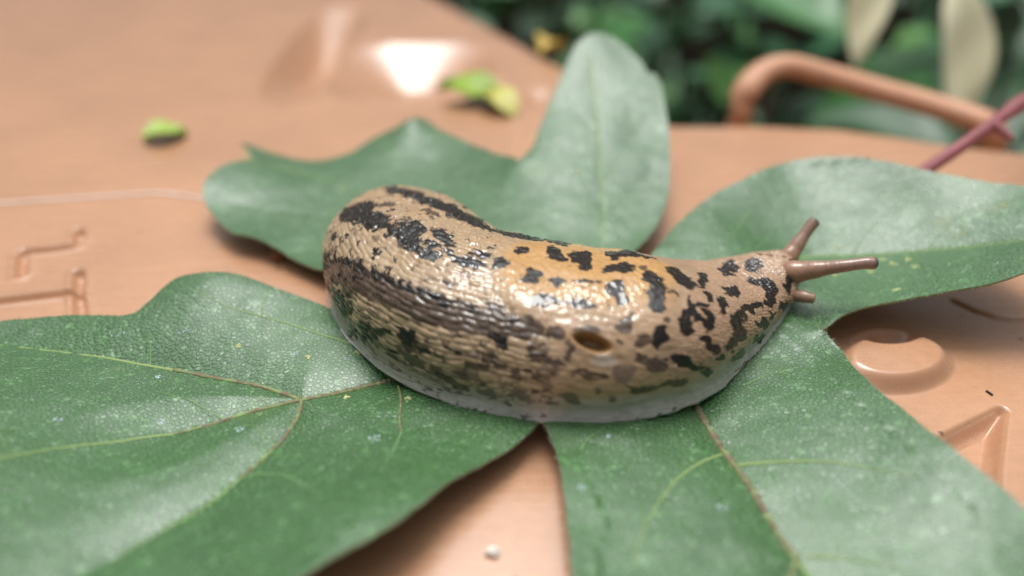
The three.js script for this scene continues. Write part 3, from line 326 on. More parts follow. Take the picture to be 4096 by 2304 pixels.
// ------------------------------------------------------------------ slug
const STATIONS = [[-15.5,-24.5,3.2,0.15,0.3],[-15.4,-23.5,3.2,1.6,2.0],[-14.23,-18.68,3.2,4.88,7.51],[-15.35,-11.45,3.2,10.12,11.35],[-13.55,-2.9,3.2,11.47,13.22],[-7.05,5.8,3.2,11.49,13.67],[1.91,9.5,3.2,12.17,13.03],[9.96,10.89,3.2,11.38,12.65],[17.05,9.42,3.2,10.39,12.07],[23.79,5.31,3.3,8.42,8.92],[29.02,1.79,3.7,6.76,6.28],[34.03,-1.69,4.3,4.66,5.18],[34.96,-2.63,4.8,3.66,4.82],[36.18,-4.55,5.4,1.75,3.11],[37.9,-5.4,6.2,0.15,0.6]]; // x, z, foot height, half width, body height from tail to head
const BLOTCHES = [[13.3,1.09,1.05,-1.39,2.27,-0.45,0],[15.29,-0.65,1.84,-1.27,2.31,0.08,0],[18.17,-2.5,2.28,-1.26,2.28,0.4,0],[21.59,-4.15,2.19,-0.97,2.2,0.72,0],[25.19,-5.37,2.55,-0.64,1.98,1.21,0],[28.73,-6.46,2.07,-0.8,1.89,1.34,0],[33.08,-6.23,2.97,-0.76,1.14,0.83,0],[38.19,-6.8,2.35,0.03,0.5,1.32,0],[41.55,-7.03,1.62,-0.39,0.28,1.38,0],[44.64,-7.3,2.07,0.07,0.25,1.39,0],[17.86,7.02,0.2,-1.24,2.41,-0.49,0],[18.39,5.36,0.64,-1.54,2.23,-0.1,0],[19.5,7.18,1.63,-1.21,0.88,0.27,0],[22.28,4.47,0.84,-1.44,1.4,0.41,0],[23.12,5.15,0.97,-0.91,0.78,0.33,0],[25.75,3.7,1.91,-0.12,0.61,0.91,0],[27.91,3.43,1.49,-0.33,0.76,0.9,0],[29.78,3.35,1.52,0.19,0.33,0.96,0],[27.81,1.37,0.93,-0.56,1.17,0.89,0],[31.1,0.03,1.71,0.15,0.52,0.88,0],[32.77,0.45,1.14,0.3,0.23,0.71,0],[32.75,3.66,1.12,-0.32,0.34,0.65,0],[36.14,2.81,1.56,-0.22,0.24,0.72,0],[37.44,2.83,1.04,-0.32,0.25,0.71,0],[37.11,0.75,0.93,-0.15,0.19,0.56,0],[39.88,1.46,0.89,0.05,0.12,0.91,0],[27.72,7.09,0.02,-0.45,0.31,0.07,0],[20.25,10.06,0.57,-0.59,0.34,0.03,0],[21.98,8.54,0.04,-0.39,0.36,-0.04,0],[24.6,7.97,-0.08,-0.37,0.26,-0.02,1],[32.4,2.26,1.14,-0.17,0.2,0.35,0],[34.79,2.29,1.16,-0.0,0.13,0.37,0],[29.83,8.25,1.52,-0.59,0.09,0.15,1],[25.39,1.66,0.95,-0.64,0.47,0.28,1],[19.83,1.89,0.15,-1.17,0.73,0.05,1],[25.19,-2.15,1.47,-0.55,0.57,0.38,1],[27.46,2.15,1.45,-0.32,0.47,0.51,0],[22.74,13.41,3.64,-1.99,-0.48,1.53,1],[26.39,11.97,2.59,-0.9,-0.06,1.4,1],[29.39,11.03,2.27,-0.66,0.09,1.44,1],[32.29,10.27,2.13,-0.46,0.13,1.54,1],[34.87,9.95,1.97,-0.06,0.02,1.71,1],[37.75,9.77,2.29,-0.24,0.15,1.66,1],[41.16,9.45,2.66,-0.23,0.13,1.43,1],[44.37,9.29,1.7,0.01,0.01,1.15,1],[21.95,12.13,2.26,-1.48,0.15,0.45,0],[25.17,10.5,1.87,-0.85,0.22,0.43,0],[28.18,9.54,1.81,-0.38,0.08,0.46,0],[31.09,8.85,1.64,-0.44,0.13,0.43,0],[33.55,8.42,1.25,-0.12,0.05,0.43,0],[35.51,8.42,1.09,0.09,0.02,0.45,0],[21.14,14.0,1.12,-0.97,0.35,0.75,0],[23.02,15.63,1.64,-1.14,-0.58,1.47,0],[25.32,15.67,1.18,-0.65,-0.68,1.34,0],[27.12,16.03,1.26,-0.7,-0.81,1.64,0],[36.37,8.36,0.58,0.12,-0.01,0.53,0],[27.49,13.58,0.79,-0.43,-0.0,0.37,0],[28.07,11.12,0.65,-0.33,0.08,0.23,0],[25.7,12.4,0.74,-0.4,0.06,0.31,0],[30.35,15.66,0.84,-0.56,-0.17,0.73,0],[32.22,14.74,0.72,-0.44,-0.05,0.58,0],[27.96,18.85,0.97,-0.42,-0.63,1.12,0],[30.66,16.97,0.82,-0.44,-0.28,0.77,0],[41.43,-1.9,0.6,-0.88,0.29,0.63,0],[45.11,-2.91,0.77,0.27,0.07,1.53,0],[46.52,-1.52,0.56,0.4,-0.09,0.64,0],[48.65,-2.51,1.21,0.17,-0.07,1.51,0],[49.29,-0.52,0.71,0.35,-0.15,0.83,0],[49.44,2.56,1.26,-0.36,0.03,0.4,0],[43.87,2.65,0.75,-0.23,0.3,1.16,0],[46.64,2.8,0.67,0.03,0.01,0.62,0],[45.8,5.76,1.41,-0.16,0.06,0.54,0],[48.97,5.59,1.31,-0.05,-0.01,0.46,0],[40.89,7.81,1.1,-0.05,0.04,0.55,1],[45.72,-2.27,0.88,0.94,-0.19,1.1,0],[48.85,-3.15,1.4,-0.32,0.04,1.26,0],[49.41,-0.95,0.62,0.1,-0.15,1.58,0],[53.56,-3.88,0.83,0.74,-0.57,1.19,0],[56.92,-3.78,2.75,0.43,-0.69,1.07,0],[59.01,-3.15,1.21,-0.17,-0.75,0.85,0],[53.28,-0.35,1.71,-0.07,-0.19,0.87,0],[52.29,3.27,0.72,0.01,-0.17,1.14,0],[52.81,4.3,0.53,0.03,-0.17,1.01,0],[56.02,1.92,0.18,0.96,-0.7,0.61,0],[56.19,4.0,0.87,0.13,-0.59,1.59,0],[55.4,5.96,0.6,0.09,-0.22,0.79,0],[59.97,1.91,0.56,1.76,-1.0,0.82,0],[63.51,1.94,0.62,0.23,-1.97,1.54,0],[71.39,-0.73,1.3,0.17,-2.14,1.81,0],[75.72,-0.16,0.99,0.58,-1.3,1.1,0],[58.66,5.84,0.23,0.03,-0.24,0.6,0],[61.38,5.2,0.51,-0.14,-0.28,0.66,0],[66.24,4.13,1.04,0.29,-1.07,0.78,0],[62.2,6.52,0.5,-0.1,-0.45,0.99,0],[74.12,4.28,1.12,-0.05,-0.61,1.24,0],[72.41,5.71,0.98,0.31,-1.01,0.75,0],[67.56,6.69,2.68,-0.63,-0.09,0.57,0],[63.73,8.41,1.21,0.12,-0.84,0.95,0],[63.66,10.03,1.25,0.28,-0.65,0.69,0],[61.85,11.3,0.76,0.28,-0.43,0.74,0],[72.92,2.8,1.43,0.73,-0.6,0.43,0],[58.47,6.98,0.8,-0.4,0.04,0.72,0],[57.32,8.24,0.54,0.17,-0.44,1.11,0],[58.85,7.55,0.67,0.51,-0.25,0.41,0],[59.81,8.27,0.62,-0.11,-0.14,1.04,0],[59.93,6.43,0.54,0.03,-0.21,0.39,0],[58.76,10.2,0.49,0.1,-0.1,0.57,0],[59.46,11.19,0.67,0.43,-0.24,0.54,0],[75.21,7.04,1.59,-0.11,0.61,0.5,0],[69.41,8.74,1.39,-0.22,0.31,0.59,0],[77.62,4.5,0.59,0.14,-0.67,0.91,0],[79.87,2.61,0.14,0.64,-0.45,0.26,0],[52.41,8.07,0.75,-0.46,0.19,0.82,1],[52.88,7.3,0.38,0.02,-0.08,0.77,1],[54.9,9.37,0.58,0.08,-0.15,1.02,0],[53.73,9.75,0.45,0.06,-0.05,0.57,1],[47.17,9.35,0.58,-0.13,0.07,0.81,1],[54.07,12.02,0.93,0.38,-0.1,0.63,1],[54.97,12.53,0.43,0.47,-0.22,0.51,1],[56.43,12.23,0.84,0.57,-0.19,0.61,0],[57.52,13.12,0.9,0.4,-0.04,0.4,0],[60.09,12.74,0.44,-0.19,0.22,0.42,0],[63.76,13.0,1.82,-0.42,0.68,0.48,0],[58.97,14.47,0.49,0.06,0.11,0.54,0],[69.1,10.9,1.54,-0.19,0.71,0.54,0],[55.75,15.0,1.26,-0.01,0.09,0.45,1],[53.53,15.03,1.06,0.35,0.01,0.37,1],[48.65,16.41,0.73,0.28,-0.08,0.84,4],[50.53,15.3,0.26,-0.12,0.03,0.26,4],[51.67,16.13,0.27,-0.11,0.04,0.3,4],[47.47,17.98,0.25,-0.06,0.0,0.28,4],[49.47,20.23,0.11,0.05,0.0,0.09,4],[50.7,19.82,0.22,-0.01,0.01,0.28,4],[53.3,19.69,0.53,-0.1,0.02,0.13,4],[55.32,19.39,0.15,0.02,-0.01,0.15,4],[56.41,19.02,0.14,-0.13,0.08,0.28,4],[47.27,12.26,0.72,0.21,-0.11,0.58,1],[49.81,13.44,1.22,0.2,-0.02,0.34,1],[51.93,10.01,0.25,0.01,-0.03,0.35,1],[49.56,8.77,1.11,-0.02,-0.02,0.41,1],[48.3,10.74,0.31,-0.13,0.18,0.99,1],[52.12,13.02,0.59,0.57,-0.33,0.97,2],[65.74,14.74,2.05,-0.86,0.07,0.16,1],[71.75,7.63,0.74,-0.23,0.27,0.22,0],[63.23,5.94,0.41,-0.01,-0.3,0.34,0],[57.78,4.2,0.36,0.02,-0.19,0.39,1],[56.15,-0.19,0.35,0.36,-0.26,0.35,1],[55.74,7.83,0.35,0.06,-0.07,0.3,1],[34.3,13.89,0.48,0.02,-0.13,0.75,0],[34.85,14.25,0.89,0.08,-0.15,0.69,1],[35.45,14.73,0.37,0.21,-0.16,0.51,0],[42.21,11.2,1.21,0.04,-0.05,0.51,0],[45.38,10.65,0.78,-0.03,-0.01,0.33,1],[47.09,9.31,0.56,-0.12,0.07,0.76,1],[45.57,12.27,0.87,-0.1,0.01,0.34,1],[46.88,12.07,0.83,0.44,-0.18,0.55,1],[42.24,13.54,1.59,0.34,-0.16,0.44,1],[40.28,14.58,1.05,-0.09,-0.06,0.49,1],[39.73,15.9,1.38,-0.16,-0.08,0.64,2],[44.5,14.39,0.63,-0.19,0.04,0.52,1],[46.19,14.52,0.49,-0.13,0.03,0.48,1],[46.83,13.9,0.81,-0.18,0.05,0.9,2],[47.05,15.54,0.49,-0.12,0.03,0.78,2],[41.62,18.0,1.04,-0.1,-0.09,0.56,4],[44.73,17.09,0.86,0.26,-0.17,0.84,4],[41.93,18.85,0.38,-0.12,-0.01,0.28,4],[43.67,18.81,0.53,-0.2,-0.01,0.44,4],[46.63,17.39,0.45,-0.38,0.05,0.34,4],[47.54,17.83,0.29,-0.07,0.01,0.32,4],[48.37,16.34,0.46,-0.1,0.02,0.58,4],[38.16,13.54,0.5,-0.18,0.04,0.3,0],[37.24,14.64,0.5,0.06,-0.07,0.38,1],[37.66,17.42,0.79,0.24,-0.2,0.74,1],[38.74,18.09,0.57,-0.29,-0.03,0.58,1],[37.31,19.05,0.25,0.26,-0.14,0.36,4],[34.83,16.54,0.93,0.41,-0.2,0.66,1],[35.78,16.97,0.46,0.47,-0.15,0.38,1],[36.83,16.42,0.55,0.01,-0.1,0.44,1],[34.52,17.56,0.23,0.19,-0.11,0.31,1],[33.61,17.55,0.29,0.23,-0.11,0.34,1],[32.22,15.03,0.8,-0.31,-0.11,0.56,0],[30.15,17.48,0.78,-0.72,-0.17,0.88,0],[33.15,16.54,0.5,-0.01,-0.14,0.5,0],[38.32,16.21,0.63,0.09,-0.07,0.35,2],[36.25,18.17,0.39,0.21,-0.09,0.31,2],[41.12,16.66,0.95,-0.09,-0.05,0.39,2],[39.65,13.52,0.53,-0.04,-0.02,0.26,2],[43.88,16.21,0.51,-0.03,-0.02,0.27,2],[35.73,19.99,0.13,0.0,-0.04,0.18,4],[36.26,20.05,0.15,0.01,-0.03,0.17,4],[37.21,20.36,0.15,0.03,-0.06,0.33,4],[38.1,20.33,0.18,0.01,-0.03,0.23,4],[38.68,19.44,0.18,0.02,-0.03,0.18,4],[39.96,21.02,0.19,0.03,-0.03,0.13,4],[41.63,21.14,0.23,0.01,-0.03,0.08,4],[41.06,21.1,0.22,0.01,-0.04,0.1,4],[44.77,20.7,0.16,0.05,-0.05,0.29,4],[45.57,20.29,0.15,0.17,-0.04,0.42,4],[47.48,20.41,0.13,0.13,-0.04,0.29,4],[33.32,19.75,0.16,-0.06,-0.02,0.19,4],[32.0,19.69,0.2,-0.08,-0.04,0.2,4],[31.57,19.8,0.21,-0.1,-0.04,0.2,4],[36.69,20.32,0.16,0.01,-0.03,0.23,4],[39.12,20.98,0.16,0.06,-0.05,0.19,4],[46.14,19.97,0.14,0.09,-0.04,0.35,4],[46.9,19.77,0.14,0.05,-0.03,0.15,4],[48.48,20.43,0.13,0.01,-0.03,0.08,4],[43.41,20.97,0.38,-0.05,0.01,0.09,4],[34.25,19.78,0.16,-0.03,-0.02,0.17,4],[34.94,19.76,0.21,-0.03,-0.03,0.21,4],[32.98,19.61,0.18,-0.01,-0.03,0.17,4]]; // pigment spots: place along and across the skin, two half axes, pigment
const HOLE = [[50.02,9.93],[1.28,0.3],[-0.07,0.81]], LIP = [50.88,11.69];
const REAR = [[39.29,-5.29],[39.84,0.38],[40.44,3.89],[42.2,6.91],[44.75,8.24],[47.35,9.91],[48.16,13.15],[48.58,16.67],[48.96,20.33]], FRONT = [[63.07,-1.79],[58.51,3.35],[56.42,7.54],[55.16,10.9],[54.22,13.93],[53.45,15.69],[53.08,18.92]]; // edges of the mantle shield
const HALF = [[0, 0], [0.5, 0], [0.94, 0], [1.005, 0.012], [0.995, 0.06], [0.975, 0.14], [0.985, 0.28], [0.985, 0.42], [0.94, 0.58], [0.82, 0.75], [0.62, 0.885], [0.34, 0.97], [0, 1]];
const PROFILE = [...HALF, ...HALF.slice(1, -1).reverse().map(([x, y]) => [-x, y])];
const bySide = (L, t) => { t = Math.abs(t); if (t <= L[0][1]) return L[0][0]; for (let i = 1; i < L.length; i++) if (t <= L[i][1]) return lerp(L[i - 1][0], L[i][0], (t - L[i - 1][1]) / (L[i][1] - L[i - 1][1])); return L[L.length - 1][0]; };
const slug = thing('slug', 'large wet tan slug with black leopard spots crawling across the maple leaf', 'slug', [0.004, 0.0032, 0.008]);
const PIG = [[0.005, 0.004, 0.004], [0.065, 0.040, 0.030], [0.16, 0.11, 0.09], [0.6, 0.5, 0.4], [0.12, 0.095, 0.085]];
const slugSkin = { pts: [], foot: [] };
{
  const NA = 800, NV = 460, n = STATIONS.length, pos = new Float32Array(NA * NV * 3), S = new Float32Array(NA), T = new Float32Array(NA * NV), B = new Float32Array(NA * NV * 3);
  let pc = null;
  for (let i = 0; i < NA; i++) {
    const f = (i / (NA - 1)) * (n - 1 - 1e-6), c = catmull(STATIONS, f), p = catmull(STATIONS, Math.max(0, f - 1e-3)), q = catmull(STATIONS, Math.min(n - 1 - 1e-6, f + 1e-3));
    let tx = q[0] - p[0], tz = q[1] - p[1]; const l = Math.hypot(tx, tz); tx /= l; tz /= l;
    const w = Math.max(0.05, c[3]), h = Math.max(0.05, c[4]);
    S[i] = pc ? S[i - 1] + Math.hypot(c[0] - pc[0], c[1] - pc[1]) : 0; pc = c;
    for (let j = 0; j < NV; j++) {
      const r = catmull(PROFILE, (j / NV) * 24, true), k = (i * NV + j) * 3;
      B[k] = c[0] - tz * r[0] * w; B[k + 1] = c[2] + r[1] * h; B[k + 2] = c[1] + tx * r[0] * w;
      if (j) T[i * NV + j] = T[i * NV + j - 1] + Math.hypot(B[k] - B[k - 3], B[k + 1] - B[k - 2], B[k + 2] - B[k - 1]);
    }
    const t0 = T[i * NV + NV / 2]; for (let j = 0; j < NV; j++) T[i * NV + j] = t0 - T[i * NV + j]; // + on the slug's right flank
  }
  const idx = [];
  for (let i = 0; i < NA - 1; i++) for (let j = 0; j < NV; j++) { const a = i * NV + j, b = i * NV + ((j + 1) % NV), c = a + NV, d = b + NV; idx.push(a, c, b, b, c, d); }
  const bg = new THREE.BufferGeometry(); bg.setAttribute('position', new THREE.BufferAttribute(B.slice(), 3)); bg.setIndex(idx); bg.computeVertexNormals();
  const BN = bg.attributes.normal.array, col = new Float32Array(NA * NV * 3), uv = new Float32Array(NA * NV * 2);
  const invs = BLOTCHES.map(([s, t, a, b, c, d, k]) => { const D = a * d - b * c || 1e-6; return { s, t, k, m: [d / D, -c / D, -b / D, a / D], r: 1.6 * (Math.hypot(a, b) + Math.hypot(c, d)) }; });
  const hd = (() => { const [c, a, b] = HOLE, D = a[0] * b[1] - a[1] * b[0]; return (s, t) => { const x = s - c[0], y = t - c[1]; return Math.hypot((x * b[1] - y * b[0]) / D, (a[0] * y - a[1] * x) / D); }; })();
  for (let i = 0; i < NA; i++) for (let j = 0; j < NV; j++) {
    const q = i * NV + j, k = q * 3, s = S[i], t = T[q], at = Math.abs(t), v = (j / NV) * 24, under = v < 2.6 || v > 21.4;
    const girth = catmull(STATIONS, (i / (NA - 1)) * (n - 1 - 1e-6)), tf = Math.abs(v - 12); // 12 at the underside, 0 on the back
    const sr = bySide(REAR, t), sf = bySide(FRONT, t), mant = sst(sr - 1.4, sr + 1.4, s) * (1 - sst(sf - 1.2, sf + 1.2, s)), head = sst(sf - 3, sf + 3, s), tail = 1 - sst(sr - 2.5, sr + 1.5, s);
    const ft = lerp(7.5, 6.2, sst(30, 48, s)), foot = sst(ft - 1.1, ft + 0.9, tf + 0.5 * N(s * 0.5, t * 0.8)); // grey sole fringe
    // tubercles: long ones in rows on the back, beads towards the tail, fine grain on the head
    const bead = 1 - sst(14, 27, s), cs = lerp(1.35, 0.66, bead), ct = lerp(0.70, 0.58, bead);
    const rowf = t / ct + 0.9 * N(s * 0.16, t * 0.22, 5) + 0.6 * N(s * 0.6, t * 0.7, 6), row = Math.floor(rowf), rf = rowf - row;
    const alf = s / cs + 9.7 * hash(row, 3) + 0.55 * N(s * 0.7, row * 3.1), al = Math.floor(alf), af = alf - al, cut = Math.min(af, 1 - af) * cs;
    const dome = Math.pow(Math.max(0, 1 - Math.pow(Math.abs(2 * rf - 1), 3.6)), 0.8) * (0.35 + 0.65 * sst(0, 0.26, cut)) * (0.65 + 0.6 * hash(row, al, 4));
    let h = tail * (1 - 0.8 * foot) * (lerp(0.19, 0.27, bead) * dome) * sst(0.5, 5, s + 2);
    const c2 = cells(s / 0.5, t / 0.42, 0, 0.9); h += head * (1 - foot) * 0.075 * sst(0.02, 0.4, c2[1] - c2[0]);
    h += mant * (0.05 * N(s * 2.2 + 1.2 * N(s * 0.5, t * 0.5), t * 1.1, 3) + 0.03 * N(s * 5, t * 5));
    h += mant * (0.32 * sst(6.9, 6.2, tf)) ;                                    // the shield lies a little proud
    h += head * 0.05 * Math.sin(s * 9 + 2 * N(s, t)) * sst(3.5, 1, tf) * sst(66, 69, s);
    h += foot * (under ? 0 : 1) * (0.14 * N(s * 1.5, t * 0.6, 17) + 0.06 * N(s * 4.2, t * 1.2, 19) + 0.04 * N(s * 1.2, t * 5, 18)); h += 0.06 * N(s * 1.5, t * 1.5, 8) * (1 - foot) + 0.25 * N(s * 0.22, t * 0.22, 2) * (under ? 0 : 1);
    const dh = hd(s, t) * (1 + 0.22 * N(s * 0.9, t * 0.9, 61)) ; // breathing hole
    if (t > 0 && dh < 2.2) { h += 0.06 * Math.exp(-(((dh - 1.5) / 0.5) ** 2)); if (dh < 1.15) h -= 1.9 * sst(1.15, 0.45, dh); }
    if (under) h = 0;
    B[k] += BN[k] * h; B[k + 1] += BN[k + 1] * h; B[k + 2] += BN[k + 2] * h;
    // pigment
    const m1 = fbm(s * 0.25, t * 0.3, 11, 3), m2 = fbm(s * 1.3, t * 1.5, 12, 3);
    let C = [0.43, 0.30, 0.185];
    const mixc = (D, w) => { C = [lerp(C[0], D[0], w), lerp(C[1], D[1], w), lerp(C[2], D[2], w)]; };
    mixc([0.36, 0.19, 0.07], tail * clamp(0.45 * m1 + 0.25 + 0.4 * m2) * sst(8, 3, at));
    mixc([0.51, 0.28, 0.105], mant * sst(9, 4, t)); mixc([0.45, 0.29, 0.175], mant * sst(4, 9, t));
    mixc([0.40, 0.25, 0.155], head);
    const low = sst(4.9, 7.0, tf + 0.5 * m1) ; mixc([0.38, 0.30, 0.235], low * (1 - head) * 0.9); mixc([0.36, 0.2, 0.10], low * head * 0.7);
    mixc([0.50, 0.455, 0.42], foot);
    const kk = 1 + 0.25 * m2 + 0.2 * m1; C = C.map((x) => x * kk);
    // spots, ragged at the edge; on the tail they follow the tubercles
    const wa = 0.6 * N(s * 0.8, t * 0.8, 21) + 0.22 * N(s * 1.9, t * 1.9, 22), wb = 0.8 * N(s * 0.8, t * 0.8, 31) + 0.3 * N(s * 1.9, t * 1.9, 32);
    const ks = s + (0.5 - af) * cs, kt = t + (0.5 - rf) * ct, fx = 0.6 * tail;
    const ps = lerp(s, ks, fx) + wa, pt = lerp(t, kt, fx) + wb, w = [0, 0, 0, 0, 0];
    for (const b of invs) {
      const x = ps - b.s, y = pt - b.t; if (x > b.r || x < -b.r || y > b.r || y < -b.r) continue;
      const d = (b.k === 0 ? 0.9 : 0.97) * Math.hypot(b.m[0] * x + b.m[1] * y, b.m[2] * x + b.m[3] * y); w[b.k] = Math.max(w[b.k], 1 - sst(0.95, 1.2, d));
    }
    // the far flank, unseen in the photograph, is spotted at random in the same way
    if (t < -6) { const f = fbm(s * 0.28, t * 0.42, 40, 3); w[0] = Math.max(w[0], sst(0.16, 0.22, f)); }
    mixc(PIG[2], 0.75 * w[2]); mixc(PIG[4], 0.85 * w[4]); mixc(PIG[1], 0.96 * w[1] * (0.85 + 0.15 * sst(-0.3, 0.3, m2))); mixc(PIG[0], 0.97 * w[0]);
    const fine = sst(0.14, 0.24, fbm(ps * 0.8, pt * 0.9, 50, 3)); mixc(PIG[1], 0.75 * fine * (1 - foot) * tail * sst(3, 7, t)); mixc(PIG[0], 0.9 * sst(0.24, 0.3, fbm(ps * 1.1 + 9, pt * 1.2, 53, 3)) * tail * (1 - foot));
    if (t > 0 && dh < 1.7) { mixc([0.31, 0.175, 0.075], 1 - sst(0.9, 1.6, dh)); }
    { const d = Math.hypot((s - LIP[0]) / 1.0, (t - LIP[1]) / 0.7); mixc([0.55, 0.48, 0.42], 0.7 * (1 - sst(0.6, 1.1, d)) * (t > 0 && dh > 1 ? 1 : 0)); }
    col[k] = clamp(C[0]); col[k + 1] = clamp(C[1]); col[k + 2] = clamp(C[2]); uv[q * 2] = s * 1e-3; uv[q * 2 + 1] = t * 1e-3;
  }
  for (let k = 0; k < B.length; k++) pos[k] = B[k] * 1e-3;
  const g = new THREE.BufferGeometry();
  g.setAttribute('position', new THREE.BufferAttribute(pos, 3)); g.setAttribute('uv', new THREE.BufferAttribute(uv, 2)); g.setAttribute('color', new THREE.BufferAttribute(col, 3)); g.setIndex(idx); g.computeVertexNormals();
  for (let i = 0; i < NA; i += 2) for (let j = 0; j < NV; j += 2) { const q = i * NV + j; slugSkin.pts.push([S[i], T[q], pos[q * 3], pos[q * 3 + 1], pos[q * 3 + 2], BN[q * 3], BN[q * 3 + 1], BN[q * 3 + 2], Math.abs((j / NV) * 24 - 12)]); }
  for (let i = 0; i < NA; i += 6) { const q = i * NV + Math.round((3.0 / 24) * NV); slugSkin.foot.push([S[i], pos[q * 3], pos[q * 3 + 1], pos[q * 3 + 2]]); }
  // the two eye stalks and the short feeler, grown out of the head
  const horns = [[[35.33,6.66,-2.29],[37.21,8.67,-3.34],[38.61,10.25,-4.44],[40.0,11.88,-5.58],[41.02,12.89,-6.29]],[[34.45,6.56,-1.01],[36.53,8.42,0.14],[39.47,10.0,1.47],[42.38,11.2,2.46],[44.66,11.72,2.71],[46.07,11.79,2.91]],[[34.81,5.98,0.02],[36.52,6.37,1.94],[37.93,6.77,3.12],[39.06,6.86,3.67]]], R = [[1.7, 1.6, 1.05, 0.78, 0.82], [1.9, 1.85, 1.25, 0.9, 0.76, 0.82], [1.4, 1.25, 0.85, 0.66]];
  const gs = horns.map((h, n) => tubeGeo(h.map(mm), (t) => { const L = R[n], f = t * (L.length - 1), i = Math.min(L.length - 2, Math.floor(f)); const end = t > 0.95 ? Math.sqrt(Math.max(0, 1 - ((t - 0.95) / 0.05) ** 2)) : 1; return Math.max(0.03, (lerp(L[i], L[i + 1], sst(0, 1, f - i)) + 0.02 * N(t * 60, n * 9)) * end) * 1e-3; }, {
    seg: 110, sides: 28,
    color: (t, a) => { const eye = n < 2 ? sst(0.93, 0.985, t) : 0, k = 1 + 0.25 * N(t * 30, a * 2, n * 5) + 0.12 * N(t * 90, a * 6), top = n < 2 ? 0.45 * sst(0.2, 0.9, t) : 0.2; return [lerp(lerp(0.34, 0.22, top), 0.05, eye) * k, lerp(lerp(0.19, 0.15, top), 0.045, eye) * k, lerp(lerp(0.12, 0.14, top), 0.05, eye) * k]; },
  }));
  { // flesh fillet where the stalks leave the head: both skins swell towards each other
    const K = 1.5e-3, near = [], gp = g.attributes.position.array, gn = g.attributes.normal.array;
    const axis = horns.map((h, n) => { const c = new THREE.CatmullRomCurve3(h.map(mm), false, 'centripetal'), L = R[n]; return Array.from({ length: 41 }, (_, i) => { const t = i / 40, f = t * (L.length - 1), q = Math.min(L.length - 2, Math.floor(f)); return [c.getPointAt(t), lerp(L[q], L[q + 1], sst(0, 1, f - q)) * 1e-3]; }); });
    for (let i = 0; i < NA; i += 2) { if (S[i] < 64) continue; for (let j = 0; j < NV; j += 3) { const q = (i * NV + j) * 3; near.push([gp[q], gp[q + 1], gp[q + 2], gn[q], gn[q + 1], gn[q + 2]]); } }
    const add = new Float32Array(NA * NV);
    for (let i = 0; i < NA; i++) { if (S[i] < 60) continue; for (let j = 0; j < NV; j++) { const q = (i * NV + j) * 3; let d = 1; for (const A of axis) for (const [p, rad] of A) d = Math.min(d, Math.hypot(gp[q] - p.x, gp[q + 1] - p.y, gp[q + 2] - p.z) - rad); if (d < K) add[i * NV + j] = (K / 4) * (1 - Math.max(d, -0.1e-3) / K) ** 2; } }
    for (let q = 0; q < NA * NV; q++) if (add[q]) for (let e = 0; e < 3; e++) gp[q * 3 + e] += BN[q * 3 + e] * add[q];
    g.computeVertexNormals();
    for (const h of gs) {
      const hp = h.attributes.position.array, hn = h.attributes.normal.array;
      for (let v = 0; v < hp.length; v += 3) {
        let d = 1, sgn = 1; for (const b of near) { const x = hp[v] - b[0], y = hp[v + 1] - b[1], z = hp[v + 2] - b[2], l = x * x + y * y + z * z; if (l < d) { d = l; sgn = x * b[3] + y * b[4] + z * b[5] > 0 ? 1 : -1; } }
        d = Math.sqrt(d) * sgn; if (d < K) { const a = (K / 4) * (1 - Math.max(d, 0) / K) ** 2; hp[v] += hn[v] * a; hp[v + 1] += hn[v + 1] * a; hp[v + 2] += hn[v + 2] * a; }
      }
      h.computeVertexNormals();
    }
  }
  const body = mergeGeometries([g, ...gs]);
  const skin = new THREE.MeshPhysicalMaterial({ vertexColors: true, roughness: 0.45, clearcoat: 1, clearcoatRoughness: 0.035, specularIntensity: 0.1 });
  part(slug, 'body', body, skin);
  // air bubbles in the slime on the shield
  const bub = [];
  for (let q = 0; q < 9000 && bub.length < 190; q++) {
    const p = slugSkin.pts[(rnd() * slugSkin.pts.length) | 0]; if (p[1] < -3 || p[1] > 9.5 || p[0] < 34 || p[0] > 60) continue;
    if (rnd() > Math.exp(-(((p[0] - 46) / 7) ** 2) - ((p[1] - 3.5) / 4) ** 2)) continue;
    const r = rr(0.07, 0.2) * 1e-3, b = new THREE.IcosahedronGeometry(r, 2); b.translate(p[2] + p[5] * r * 0.35, p[3] + p[6] * r * 0.35, p[4] + p[7] * r * 0.35); bub.push(b);
  }
  const wet = new THREE.MeshPhysicalMaterial({ color: 0xffffff, roughness: 0.03, transmission: 1, thickness: 0.0004, ior: 1.34 });
  part(slug, 'slime_bubbles', mergeGeometries(bub), wet, { kind: 'stuff' });
  const rim = slugSkin.foot.filter((p) => p[0] > 14 && p[0] < 62).map((p) => new THREE.Vector3(p[1], p[2] - 0.00002, p[3]));
  part(slug, 'slime_rim', tubeGeo(rim, (t) => 0.00014 * (0.8 + 0.4 * N(t * 40, 1)), { seg: 240, sides: 10, squash: 0.7 }), wet, { label: 'thin clear rim of slime along the foot' });
}

